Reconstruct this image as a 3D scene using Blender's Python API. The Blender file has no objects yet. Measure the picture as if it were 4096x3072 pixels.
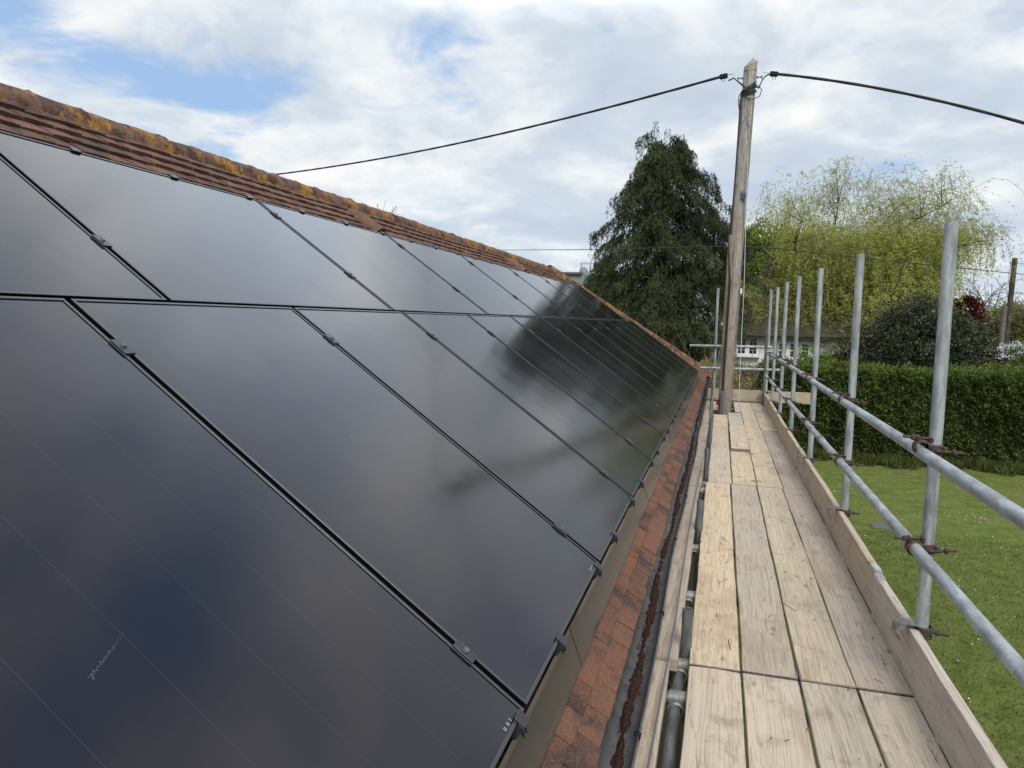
import bpy, math, random
import numpy as np
from mathutils import Vector, Matrix
random.seed(7); rng = np.random.default_rng(11)
R = math.radians
SC = bpy.context.scene
COL = SC.collection
CZ = 3.85                      # eye height above the lawn, metres

# ------------------------------------------------------------------ camera
cr, cu, cf = Vector((.96138, .27421, .02278)), Vector((-.04595, .07823, .99588)), Vector((-.27125, .95847, -.08781))
cf.normalize(); cr = (cr - cf*cr.dot(cf)).normalized(); cu = cr.cross(cf)
cam = bpy.data.objects.new('camera', bpy.data.cameras.new('camera')); COL.objects.link(cam)
cam.matrix_world = Matrix(((cr.x, cu.x, -cf.x, 0), (cr.y, cu.y, -cf.y, 0), (cr.z, cu.z, -cf.z, CZ), (0, 0, 0, 1)))
cam.data.sensor_width = 36; cam.data.lens = 36*2925.6/4096
cam.data.clip_start = .05; cam.data.clip_end = 2000
SC.camera = cam
SC.view_settings.view_transform = 'Standard'; SC.view_settings.look = 'None'
SC.view_settings.exposure = 0.16; SC.view_settings.gamma = 1

def at(x, y, Y):               # photo pixel (4096 wide) -> point at depth Y
    d = cr*(x-2048)/2925.6 + cu*(1536-y)/2925.6 + cf
    k = Y/d.y
    return Vector((d.x*k, Y, d.z*k + CZ))

# ------------------------------------------------------------------ node helper
class N:
    def __init__(s, tree): s.t = tree; s.n = tree.nodes; s.l = tree.links
    def add(s, typ, **kw):
        nd = s.n.new(typ)
        for k, v in kw.items():
            if k.startswith('i_'):
                nd.inputs[k[2:].replace('_', ' ')].default_value = v
            else: setattr(nd, k, v)
        return nd
    def link(s, a, b): s.l.new(a, b)
    def math(s, op, a, b=None, c=None, clamp=False):
        nd = s.n.new('ShaderNodeMath'); nd.operation = op; nd.use_clamp = clamp
        for i, v in enumerate((a, b, c)):
            if v is None: continue
            if isinstance(v, (int, float)): nd.inputs[i].default_value = v
            else: s.l.new(v, nd.inputs[i])
        return nd.outputs[0]
    def vmath(s, op, a, b=None, out=0):
        nd = s.n.new('ShaderNodeVectorMath'); nd.operation = op
        for i, v in enumerate((a, b)):
            if v is None: continue
            if isinstance(v, (tuple, list)): nd.inputs[i].default_value = v
            else: s.l.new(v, nd.inputs[i])
        return nd.outputs[out]
    def mix(s, f, a, b, typ='MIX'):
        nd = s.n.new('ShaderNodeMix'); nd.data_type = 'RGBA'; nd.blend_type = typ
        for i, v in ((0, f), (6, a), (7, b)):
            if isinstance(v, (int, float)): nd.inputs[i].default_value = v
            elif isinstance(v, (tuple, list)): nd.inputs[i].default_value = (*v[:3], 1)
            else: s.l.new(v, nd.inputs[i])
        return nd.outputs[2]
    def noise(s, vec, scale, detail=4, rough=.55, dist=0, sc3=None):
        if sc3: vec = s.vmath('MULTIPLY', vec, sc3)
        nd = s.n.new('ShaderNodeTexNoise'); nd.inputs['Scale'].default_value = scale
        nd.inputs['Detail'].default_value = detail; nd.inputs['Roughness'].default_value = rough
        nd.inputs['Distortion'].default_value = dist; s.l.new(vec, nd.inputs['Vector'])
        return nd.outputs[0]
    def ramp(s, f, stops, interp='LINEAR'):
        nd = s.n.new('ShaderNodeValToRGB'); nd.color_ramp.interpolation = interp
        e = nd.color_ramp.elements
        while len(e) < len(stops): e.new(.5)
        for k, (p, c) in enumerate(stops):
            e[k].position = p; e[k].color = (c, c, c, 1) if isinstance(c, (int, float)) else (*c, 1)
        s.l.new(f, nd.inputs[0]); return nd.outputs[0]
    def step(s, f, lo, hi, a=0., b=1.):
        nd = s.n.new('ShaderNodeMapRange'); nd.interpolation_type = 'SMOOTHSTEP'
        s.l.new(f, nd.inputs[0])
        for i, v in ((1, lo), (2, hi), (3, a), (4, b)): nd.inputs[i].default_value = v
        return nd.outputs[0]

# ------------------------------------------------------------------ sky and sun
SUN_AZ, SUN_EL = R(160), R(50)      # from +Y clockwise
w = bpy.data.worlds.new('World'); SC.world = w; w.use_nodes = True
g = N(w.node_tree); g.n.clear()
out = g.add('ShaderNodeOutputWorld'); bg = g.add('ShaderNodeBackground'); bg.inputs[1].default_value = .1
sky = g.add('ShaderNodeTexSky', sky_type='NISHITA', sun_disc=False, sun_elevation=SUN_EL, sun_rotation=SUN_AZ)
tc = g.add('ShaderNodeTexCoord').outputs['Generated']
sep = g.add('ShaderNodeSeparateXYZ'); g.link(tc, sep.inputs[0])
zz = g.math('ADD', g.math('MAXIMUM', sep.outputs[2], 0.0), .26)
px = g.math('DIVIDE', sep.outputs[0], zz); py = g.math('DIVIDE', sep.outputs[1], zz)
cmb = g.add('ShaderNodeCombineXYZ'); g.link(px, cmb.inputs[0]); g.link(py, cmb.inputs[1])
P = cmb.outputs[0]
Pw = g.vmath('ADD', P, (3.1, 7.7, 0))
# blue holes, given by direction
def hole(d, k, amp):
    v = Vector(d).normalized()
    dt = g.vmath('DOT_PRODUCT', g.vmath('NORMALIZE', tc), tuple(v), out=1)
    return g.math('MULTIPLY', g.math('EXPONENT', g.math('MULTIPLY', g.math('SUBTRACT', dt, 1), k)), amp)
holes = [((-.724, .632, .278), 160, .12), ((-.586, .768, .257), 500, .12), ((-.63, .73, .25), 700, .07), ((-.45, .86, .235), 900, .09),
         ((-.377, .862, .338), 420, .20), ((-.31, .89, .33), 700, .12), ((-.50, .79, .345), 500, .10), ((.121, .609, .784), 60, .22),
         ((-.347, .708, .615), 900, .16), ((-.05, .79, .60), 160, .04)]
H = None
for h in holes:
    o = hole(*h); H = o if H is None else g.math('ADD', H, o)
n1 = g.noise(Pw, 2.9, 10, .60, .35)
n1b = g.noise(Pw, .42, 3, .5, .1)
cov = g.math('SUBTRACT', g.math('ADD', g.math('ADD', g.math('MULTIPLY', n1, .85), g.math('MULTIPLY', n1b, .15)), .045), H)
mask = g.step(cov, .31, .485)
n2 = g.noise(g.vmath('ADD', P, (11, 3, 2)), 2.3, 9, .56, .35)
n3 = g.noise(g.vmath('ADD', P, (1, 13, 5)), 4.6, 6, .6, .2)
sh = g.math('ADD', g.math('MULTIPLY', n2, .7), g.math('MULTIPLY', n3, .3))
ccol = g.ramp(sh, [(.38, (4.9, 5.7, 6.8)), (.49, (5.8, 6.5, 7.3)), (.56, (7.2, 7.7, 8.1)), (.64, (8.8, 8.8, 8.7))])
lowb = g.step(sep.outputs[2], .0, .22, 1.06, 1.0)
ccol = g.mix(1, ccol, lowb, 'MULTIPLY')
zg = g.step(sep.outputs[2], .35, .45)
up = g.math('ADD', g.step(sep.outputs[2], .62, .85, 1.0, .85), g.math('MULTIPLY', zg, hole((-.30, .80, .50), 16, 1.15)))
ccol = g.mix(1, ccol, up, 'MULTIPLY')
blue = g.mix(.78, sky.outputs[0], (3.5, 5.3, 8.2))
g.link(g.mix(mask, blue, ccol), bg.inputs[0]); g.link(bg.outputs[0], out.inputs[0])
sd = bpy.data.lights.new('sun', 'SUN'); sd.energy = 2.3; sd.angle = R(24); sd.color = (1, .95, .88)
so = bpy.data.objects.new('sun', sd); COL.objects.link(so)
sv = Vector((math.sin(SUN_AZ)*math.cos(SUN_EL), math.cos(SUN_AZ)*math.cos(SUN_EL), math.sin(SUN_EL)))
so.rotation_euler = sv.to_track_quat('Z', 'Y').to_euler(); so.location = (0, -5, 30)

# ------------------------------------------------------------------ mesh helpers
class MB:
    def __init__(s): s.v = []; s.f = []; s.sm = []; s.var = []
    def _add(s, vs, fs, smooth=False, var=None):
        o = len(s.v); s.v += [tuple(v) for v in vs]; s.f += [tuple(i+o for i in f) for f in fs]
        s.sm += [smooth]*len(fs); s.var += [random.random() if var is None else var]*len(vs)
    def box(s, c, d, M=None, var=None, bevel=0.):
        x, y, z = (k/2 for k in d)
        if bevel:
            b = min(bevel, x*.9, y*.9, z*.9); vs = []; ix = {}
            for sx in (-1, 1):
                for sy in (-1, 1):
                    for sz in (-1, 1):
                        for a, (bx, by, bz) in enumerate(((0, b, b), (b, 0, b), (b, b, 0))):
                            ix[sx, sy, sz, a] = len(vs); vs.append((sx*(x-bx), sy*(y-by), sz*(z-bz)))
            fs = []
            q = ((-1, -1), (1, -1), (1, 1), (-1, 1))
            for sg in (-1, 1):
                fs.append([ix[sg, i, j, 0] for i, j in q][::sg]); fs.append([ix[i, sg, j, 1] for i, j in q][::-sg]); fs.append([ix[i, j, sg, 2] for i, j in q][::sg])
            for i in (-1, 1):
                for j in (-1, 1):
                    fs.append((ix[-1, i, j, 1], ix[1, i, j, 1], ix[1, i, j, 2], ix[-1, i, j, 2]))
                    fs.append((ix[i, -1, j, 0], ix[i, 1, j, 0], ix[i, 1, j, 2], ix[i, -1, j, 2]))
                    fs.append((ix[i, j, -1, 0], ix[i, j, 1, 0], ix[i, j, 1, 1], ix[i, j, -1, 1]))
                    for k in (-1, 1): fs.append((ix[i, j, k, 0], ix[i, j, k, 1], ix[i, j, k, 2]))
        else:
            vs = [(-x, -y, -z), (x, -y, -z), (x, y, -z), (-x, y, -z), (-x, -y, z), (x, -y, z), (x, y, z), (-x, y, z)]
            fs = [(0, 3, 2, 1), (4, 5, 6, 7), (0, 1, 5, 4), (1, 2, 6, 5), (2, 3, 7, 6), (3, 0, 4, 7)]
        vs = [Vector(v) for v in vs]
        if M is not None: vs = [M @ v for v in vs]
        c = Vector(c); s._add([v+c for v in vs], fs, False, var)
    def tube(s, pts, r, n=12, caps=True, var=None, hollow=0., smooth=True):
        pts = [Vector(p) for p in pts]; rs = r if isinstance(r, (list, tuple)) else [r]*len(pts)
        vs = []; up = None
        for i, p in enumerate(pts):
            t = (pts[min(i+1, len(pts)-1)]-pts[max(i-1, 0)]).normalized()
            if up is None: up = Vector((0, 0, 1)) if abs(t.z) < .9 else Vector((1, 0, 0))
            a = (up - t*up.dot(t)).normalized(); up = a; b = t.cross(a)
            for k in range(n):
                q = 2*math.pi*k/n; vs.append(p + (a*math.cos(q)+b*math.sin(q))*rs[i])
        fs = [(i*n+k, i*n+(k+1) % n, (i+1)*n+(k+1) % n, (i+1)*n+k) for i in range(len(pts)-1) for k in range(n)]
        s._add(vs, fs, smooth, var)
        if caps:
            va = s.var[-1]
            for e in (0, len(pts)-1):
                ring = vs[e*n:(e+1)*n]
                if hollow:
                    t = (pts[1]-pts[0]).normalized() if e == 0 else (pts[-2]-pts[-1]).normalized()
                    inn = [pts[e]+(v-pts[e])*hollow for v in ring]; dp = [v+t*.06 for v in inn]
                    s._add(ring+inn+dp, [(k, (k+1) % n, n+(k+1) % n, n+k) for k in range(n)]+[(n+k, n+(k+1) % n, 2*n+(k+1) % n, 2*n+k) for k in range(n)]+[tuple(range(2*n, 3*n))], False, va)
                else: s._add(ring, [tuple(range(n))], False, va)
    def grid(s, rows, smooth=True, var=None, closed=False):
        nr, nc = len(rows), len(rows[0]); vs = [p for r_ in rows for p in r_]; fs = []
        for i in range(nr-1):
            for j in range(nc if closed else nc-1):
                j2 = (j+1) % nc; fs.append((i*nc+j, i*nc+j2, (i+1)*nc+j2, (i+1)*nc+j))
        s._add(vs, fs, smooth, var)
    def quad(s, a, b, c, d, var=None): s._add([a, b, c, d], [(0, 1, 2, 3)], False, var)
    def build(s, name, m, parent=None, loc=(0, 0, 0)):
        me = bpy.data.meshes.new(name); me.from_pydata(s.v, [], s.f); me.materials.append(m)
        me.polygons.foreach_set('use_smooth', s.sm)
        at_ = me.attributes.new('var', 'FLOAT', 'POINT'); at_.data.foreach_set('value', s.var)
        me.update(); o = bpy.data.objects.new(name, me); COL.objects.link(o); o.location = loc
        if parent: o.parent = parent
        return o
def np_mesh(name, verts, faces4, var, m, parent=None):
    nv, nf = len(verts), len(faces4)
    me = bpy.data.meshes.new(name); me.vertices.add(nv); me.vertices.foreach_set('co', verts.astype(np.float32).ravel())
    me.loops.add(nf*4); me.loops.foreach_set('vertex_index', faces4.astype(np.int32).ravel())
    me.polygons.add(nf); me.polygons.foreach_set('loop_start', np.arange(0, nf*4, 4, dtype=np.int32))
    me.update(calc_edges=True); me.materials.append(m)
    a = me.attributes.new('var', 'FLOAT', 'POINT'); a.data.foreach_set('value', var.astype(np.float32))
    o = bpy.data.objects.new(name, me); COL.objects.link(o)
    if parent: o.parent = parent
    return o
def unit(v): return v/np.maximum(np.linalg.norm(v, axis=-1, keepdims=True), 1e-9)
def leaves(name, P, D, L, W, m, parent=None, var=None, flat=None):
    n = len(P); D = unit(D); S = unit(np.cross(D, rng.normal(size=(n, 3)) if flat is None else flat))
    L = np.broadcast_to(np.asarray(L, float), (n,))[:, None]; W = np.broadcast_to(np.asarray(W, float), (n,))[:, None]
    m1 = P + D*L*.45
    V = np.stack([P, m1+S*W*.5, P+D*L, m1-S*W*.5], 1).reshape(-1, 3)
    F = np.arange(n*4).reshape(n, 4)
    if var is None: var = rng.random(n)
    return np_mesh(name, V, F, np.repeat(var, 4), m, parent)
def tag(o, label=None, cat=None, group=None, kind=None):
    if label: o['label'] = label
    if cat: o['category'] = cat
    if group: o['group'] = group
    if kind: o['kind'] = kind
    return o
def empty(name, loc, label=None, cat=None, group=None):
    o = bpy.data.objects.new(name, None); o.empty_display_size = .1; COL.objects.link(o); o.location = loc
    return tag(o, label, cat, group)
def dup(root, loc, label=None, group=None):
    r = root.copy(); COL.objects.link(r); r.location = loc
    if label: r['label'] = label
    if group: r['group'] = group
    for ch in list(root.children):
        c = ch.copy(); COL.objects.link(c); c.parent = r
        for gch in list(ch.children):
            d = gch.copy(); COL.objects.link(d); d.parent = c
    return r
ORD = ['first', 'second', 'third', 'fourth', 'fifth', 'sixth', 'seventh', 'eighth', 'ninth', 'tenth', 'eleventh', 'twelfth', 'thirteenth', 'fourteenth', 'fifteenth', 'sixteenth']

# ------------------------------------------------------------------ materials
def mat(name):
    m = bpy.data.materials.new(name); m.use_nodes = True; g = N(m.node_tree)
    b = m.node_tree.nodes['Principled BSDF']; return m, g, b
def simple(name, c, rough=.6, metal=0., spec=.5, nz=.0, nscale=20, bump=0.):
    m, g, b = mat(name); b.inputs['Roughness'].default_value = rough; b.inputs['Metallic'].default_value = metal
    b.inputs['Specular IOR Level'].default_value = spec
    tcn = g.add('ShaderNodeTexCoord').outputs['Object']
    n = g.noise(tcn, nscale, 5)
    lo = tuple(k*(1-nz) for k in c); hi = tuple(min(1, k*(1+nz)) for k in c)
    g.link(g.ramp(n, [(.3, lo), (.7, hi)]), b.inputs['Base Color'])
    if bump:
        bp = g.add('ShaderNodeBump'); bp.inputs['Strength'].default_value = bump; bp.inputs['Distance'].default_value = .01
        g.link(n, bp.inputs['Height']); g.link(bp.outputs[0], b.inputs['Normal'])
    return m
def wood(name, ca, cb, dark=(.10, .07, .05), knots=1., axis='Y', rough=.85, grain=1., crack=.5, dirt=.35, low=False):
    """sawn board; long axis = local Y (or Z)"""
    m, g, b = mat(name); b.inputs['Roughness'].default_value = rough; b.inputs['Specular IOR Level'].default_value = .25
    oc = g.add('ShaderNodeTexCoord').outputs['Object']; oi = g.add('ShaderNodeObjectInfo')
    off = g.vmath('SCALE', (37., 91., 53.)); off.node.inputs[0].default_value = (37, 91, 53); g.link(oi.outputs['Random'], off.node.inputs['Scale'])
    v = g.vmath('ADD', oc, off)
    ax = {'Y': (1, .022, 1), 'Z': (1, 1, .022)}[axis]
    vs = g.vmath('MULTIPLY', v, ax)
    warp = g.noise(v, 5, 2, .5, 0, {'Y': (1, .35, 1), 'Z': (1, 1, .35)}[axis])
    vw = g.vmath('ADD', vs, g.vmath('SCALE', warp)); sc_ = vw.node.inputs[1].links[0].from_node
    g.link(warp, sc_.inputs[0]); sc_.inputs['Scale'].default_value = .035
    fine = g.noise(vw, 110, 4, .6)
    rings = g.noise(vw, 26, 2, .45)
    rg = g.math('ABSOLUTE', g.math('SUBTRACT', g.math('FRACT', g.math('MULTIPLY', rings, 9)), .5))
    big = g.noise(v, 1.3, 4, .6)
    rnd = oi.outputs['Random']
    base = g.mix(g.step(g.math('ADD', g.math('MULTIPLY', rnd, .6), g.math('MULTIPLY', big, .6)), .25, .85), ca, cb)
    base = g.mix(g.math('MULTIPLY', g.step(rg, .30, .5), .34*grain), base, dark)
    base = g.mix(g.math('MULTIPLY', g.step(fine, .45, .75), .38*grain), base, dark)
    hue = g.ramp(g.math('FRACT', g.math('MULTIPLY', rnd, 7.31)), [(0, (1.0, .94, .87)), (.35, (.88, .86, .84)), (.7, (1.0, .97, .93)), (1, (.92, .86, .81))] if axis == 'Y' else [(0, (.98, .96, .94)), (1, (1.0, .98, .95))])
    base = g.mix(1, base, hue, 'MULTIPLY')
    # blotchy dirt
    dn = g.noise(v, 7, 5, .65, .4); base = g.mix(g.math('MULTIPLY', g.step(dn, .52, .75), dirt), base, dark)
    if axis == 'Z':
        sk = g.noise(v, 16, 5, .72, .3, (1, 1, .06)); base = g.mix(g.math('MULTIPLY', g.step(sk, .52, .62), .62), base, dark)
    # checks: long thin dark lines
    ck = g.noise(g.vmath('MULTIPLY', vw, {'Y': (1, .35, 1), 'Z': (1, 1, .35)}[axis]), 46, 1, .4)
    ckm = g.step(g.math('ABSOLUTE', g.math('SUBTRACT', ck, .55)), .0, .006, 1, 0)
    ckm = g.math('MULTIPLY', ckm, g.step(g.noise(v, 2.2, 2), .44, .55))
    base = g.mix(g.math('MULTIPLY', ckm, crack), base, (.03, .025, .02))
    # cross scuffs
    sf = g.noise(v, 14, 3, .6, 0, {'Y': (.6, 5, 1), 'Z': (.6, 1, 5)}[axis])
    base = g.mix(g.math('MULTIPLY', g.step(sf, .66, .74), .55), base, (.20, .14, .10))
    # knots
    vo = g.add('ShaderNodeTexVoronoi'); vo.inputs['Scale'].default_value = 1
    g.link(g.vmath('MULTIPLY', v, {'Y': (9, 3.4, 9), 'Z': (9, 9, 3.4)}[axis]), vo.inputs['Vector']); vo.inputs['Randomness'].default_value = 1
    kn = g.step(vo.outputs['Distance'], .05, .13, 1, 0)
    base = g.mix(g.math('MULTIPLY', kn, .55*knots), base, (.15, .08, .045))
    fl = g.noise(v, 30, 4, .7, 0, (1, .6, 1)); fs_ = g.noise(v, 2.7, 1)
    base = g.mix(g.math('MULTIPLY', g.math('MULTIPLY', g.step(fl, .68, .72), g.step(fs_, .52, .6)), .6), base, (.74, .72, .67))
    st_ = g.noise(v, 1.9, 5, .7, .3, (1, .5, 1)); base = g.mix(g.math('MULTIPLY', g.step(st_, .52, .68), .40), base, (.30, .22, .15))
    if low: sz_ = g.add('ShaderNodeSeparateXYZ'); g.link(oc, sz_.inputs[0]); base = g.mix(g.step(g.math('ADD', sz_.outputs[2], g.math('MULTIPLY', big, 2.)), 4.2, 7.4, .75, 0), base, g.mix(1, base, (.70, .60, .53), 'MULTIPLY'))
    g.link(base, b.inputs['Base Color'])
    bp = g.add('ShaderNodeBump'); bp.inputs['Strength'].default_value = .5; bp.inputs['Distance'].default_value = .004
    g.link(g.math('SUBTRACT', g.math('MULTIPLY', fine, -.7), ckm), bp.inputs['Height']); g.link(bp.outputs[0], b.inputs['Normal'])
    return m
def galv(name, c=(.40, .43, .45), metal=.35, paint=True):
    m, g, b = mat(name); b.inputs['Metallic'].default_value = metal
    oc = g.add('ShaderNodeTexCoord').outputs['Object']; oi = g.add('ShaderNodeObjectInfo')
    off = g.vmath('SCALE', (3., 9., 5.)); off.node.inputs[0].default_value = (37, 91, 53); g.link(oi.outputs['Random'], off.node.inputs['Scale'])
    v = g.vmath('ADD', oc, off)
    n = g.math('ADD', g.math('MULTIPLY', g.noise(v, 38, 4, .6, 0, (1, .16, .16)), .65), g.math('MULTIPLY', g.noise(v, 3.5, 3, .6), .35)); n2 = g.noise(v, 60, 3, .7); st = g.noise(v, 22, 3, .6, 0, (1, .12, .12)); sp = g.noise(v, 45, 4, .65, 0, (1, .35, .35))
    base = g.mix(g.step(n, .35, .65), tuple(k*.60 for k in c), tuple(min(1, k*1.25) for k in c))
    base = g.mix(g.math('MULTIPLY', g.step(n2, .45, .75), .3), base, tuple(k*.55 for k in c))
    base = g.mix(g.math('MULTIPLY', g.step(sp, .63, .74), .6), base, (.09, .09, .085))
    if paint: base = g.mix(g.math('MULTIPLY', g.step(st, .64, .70), .5), base, (.62, .60, .55))
    g.link(base, b.inputs['Base Color']); g.link(g.step(n2, .2, .8, .5, .7), b.inputs['Roughness'])
    bp = g.add('ShaderNodeBump'); bp.inputs['Strength'].default_value = .25; bp.inputs['Distance'].default_value = .003
    g.link(n2, bp.inputs['Height']); g.link(bp.outputs[0], b.inputs['Normal'])
    return m
def leafmat(name, c0, c1, rough=.7, trans=.3, spec=.12, big=None):
    m, g, b = mat(name); b.inputs['Roughness'].default_value = rough; b.inputs['Specular IOR Level'].default_value = spec
    a = g.add('ShaderNodeAttribute', attribute_name='var').outputs['Fac']
    col = g.ramp(a, [(0, c0), (1, c1)])
    oc = g.add('ShaderNodeTexCoord').outputs['Object']; n = g.noise(oc, 1.1, 3)
    col = g.mix(1, col, g.ramp(n, [(.3, .75), (.7, 1.25)]), 'MULTIPLY')
    g.link(col, b.inputs['Base Color'])
    tr = g.add('ShaderNodeBsdfTranslucent'); g.link(col, tr.inputs[0])
    mx = g.add('ShaderNodeMixShader'); mx.inputs[0].default_value = trans
    g.link(b.outputs[0], mx.inputs[1]); g.link(tr.outputs[0], mx.inputs[2])
    g.link(mx.outputs[0], m.node_tree.nodes['Material Output'].inputs[0])
    return m

M = {}
M['board'] = wood('weathered_board', (.67, .57, .43), (.60, .53, .44), dark=(.19, .14, .10), dirt=.48)
M['board_grey'] = wood('grey_board', (.57, .495, .41), (.51, .455, .395), dark=(.16, .12, .09), dirt=.4)
M['toe'] = wood('toe_board_wood', (.57, .495, .39), (.51, .455, .385), dark=(.15, .11, .075), dirt=.45)
M['toenear'] = wood('pale_grey_board', (.56, .525, .485), (.52, .49, .455), dark=(.20, .165, .14), dirt=.35)
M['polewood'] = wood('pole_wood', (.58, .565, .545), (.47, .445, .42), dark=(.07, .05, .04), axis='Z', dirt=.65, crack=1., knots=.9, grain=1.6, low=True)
M['splintwood'] = wood('splint_wood', (.36, .29, .23), (.32, .27, .22), dark=(.06, .045, .035), axis='Z', dirt=.5)
M['fardark'] = wood('dark_pole_wood', (.09, .07, .065), (.07, .055, .05), dark=(.02, .015, .012), axis='Z')
M['galv'] = galv('galvanised_tube')
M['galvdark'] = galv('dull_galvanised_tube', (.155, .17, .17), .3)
M['cast'] = galv('cast_fitting', (.27, .28, .27), .5, False)
M['rust'] = simple('rusty_coupler', (.075, .052, .045), .7, .2, .4, .5, 60, .5)
M['clip'] = simple('dull_clip_steel', (.22, .20, .18), .5, .5, .5, .5, 40, .3)
M['blackmetal'] = simple('anodised_black', (.045, .05, .06), .35, .4, .5, .15, 60)
M['frame'] = simple('panel_frame', (.055, .06, .07), .30, .25, .5, .08, 60)
M['rail'] = simple('black_rail', (.004, .004, .005), .55, .2, .3)
M['cable'] = simple('black_cable', (.022, .024, .026), .6, 0, .4)
M['wire'] = simple('grey_wire', (.17, .18, .20), .5, .2, .5)
M['zincwire'] = simple('pale_wire', (.40, .43, .46), .45, .3, .5)
M['gutter'] = simple('black_gutter', (.085, .082, .082), .55, 0, .5, .3, 14, .15)
M['pipegrey'] = simple('grey_plastic', (.11, .12, .14), .4, 0, .5)
M['render'] = simple('white_render', (.78, .78, .76), .9, 0, .2, .05, 8)
M['wallbrick'] = simple('cream_wall', (.45, .40, .33), .9, 0, .2, .15, 5)
M['whitepaint'] = simple('white_paint', (.80, .80, .80), .5)
M['winglass'] = simple('window_glass', (.02, .022, .022), .08, 0, .8)
M['slategrey'] = simple('grey_slate', (.27, .30, .33), .7, 0, .4, .15, 9)
M['rooffar'] = simple('brown_far_roof', (.055, .052, .032), .9, 0, .2, .35, 3, .3)
M['insul'] = simple('brown_porcelain', (.16, .04, .02), .25, 0, .6)
M['bark'] = simple('bark', (.075, .06, .045), .9, 0, .2, .5, 12, .8)
M['twig'] = simple('pale_twig', (.20, .165, .12), .85, 0, .2, .3, 9)
M['greytwig'] = simple('grey_twig', (.17, .15, .135), .9, 0, .2, .3, 9)
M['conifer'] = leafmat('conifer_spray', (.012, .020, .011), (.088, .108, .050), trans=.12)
M['willow'] = leafmat('willow_leaf', (.26, .29, .06), (.52, .545, .16), trans=.35)
M['lime'] = leafmat('bright_green_leaf', (.12, .20, .025), (.24, .34, .05), trans=.4)
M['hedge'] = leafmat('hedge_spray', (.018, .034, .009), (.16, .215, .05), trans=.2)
M['rhodo'] = leafmat('dark_shrub_leaf', (.026, .037, .020), (.105, .12, .062), rough=.45, spec=.3, trans=.1)
M['redleaf'] = leafmat('red_leaf', (.05, .012, .008), (.115, .024, .016), trans=.3)
M['olive'] = leafmat('olive_leaf', (.10, .105, .04), (.27, .26, .12), trans=.3)
M['straw'] = leafmat('straw_leaf', (.20, .15, .06), (.42, .37, .14), trans=.3)
M['shrub'] = leafmat('mid_green_leaf', (.05, .075, .03), (.16, .19, .08), trans=.25)
M['blossom'] = leafmat('white_blossom', (.55, .56, .66), (.8, .8, .85), trans=.3)
M['yellow'] = leafmat('yellow_flower', (.7, .55, .04), (.85, .7, .1), trans=.2)
M['daisy'] = leafmat('daisy_white', (.7, .7, .66), (.85, .85, .8), trans=.1)
M['blade'] = leafmat('grass_blade', (.025, .042, .012), (.17, .19, .06), trans=.2)
M['debris'] = simple('gutter_moss', (.05, .026, .02), .95, 0, .1, .7, 90, 1.)
M['gap'] = simple('black_profile_gap_shade', (.004, .004, .004), .95, 0, .05)  # black gap profile; also the painted shade on the frame sides

def panel_glass():
    m, g, b = mat('solar_glass')
    oc = g.add('ShaderNodeTexCoord').outputs['Object']; oi = g.add('ShaderNodeObjectInfo')
    sp = g.add('ShaderNodeSeparateXYZ'); g.link(oc, sp.inputs[0])
    # fine cell gaps running up the slope (local X along slope, Y across)
    ln = g.math('ABSOLUTE', g.math('SUBTRACT', g.math('FRACT', g.math('DIVIDE', sp.outputs[1], .184)), .5))
    lm = g.math('MULTIPLY', g.step(ln, .0, .006, 1, 0), .55)
    base = g.mix(lm, (.003, .0035, .007), (.05, .057, .07))
    # dust and dried-on marks
    off = g.vmath('SCALE', (3., 9., 5.)); off.node.inputs[0].default_value = (17, 31, 23); g.link(oi.outputs['Random'], off.node.inputs['Scale'])
    v = g.vmath('ADD', oc, off)
    du = g.noise(v, 2.5, 5, .6)
    base = g.mix(g.math('MULTIPLY', g.step(du, .35, .8), .018), base, (.35, .34, .36))
    sm = g.noise(v, 9, 6, .7, .6); sel = g.noise(v, 1.6, 1)
    base = g.mix(g.math('MULTIPLY', g.math('MULTIPLY', g.step(sm, .70, .80), g.step(sel, .60, .70)), .35), base, (.45, .48, .55))
    g.link(base, b.inputs['Base Color'])
    b.inputs['Roughness'].default_value = .15; b.inputs['IOR'].default_value = 1.56; b.inputs['Specular Tint'].default_value = (1.0, .91, 1.0, 1)
    rn = g.noise(v, 1.2, 3)
    g.link(g.step(rn, .3, .7, .11, .15), b.inputs['Roughness'])
    bp = g.add('ShaderNodeBump'); bp.inputs['Strength'].default_value = .06; bp.inputs['Distance'].default_value = .02
    g.link(g.noise(v, 3.0, 2), bp.inputs['Height']); g.link(bp.outputs[0], b.inputs['Normal'])
    return m
M['glass'] = panel_glass()
def skirt_mat():
    m, g, b = mat('glossy_skirt'); b.inputs['Base Color'].default_value = (.03, .026, .023, 1)
    b.inputs['Roughness'].default_value = .20; b.inputs['Metallic'].default_value = .0; b.inputs['IOR'].default_value = 1.55
    return m
M['skirt'] = skirt_mat()
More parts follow.
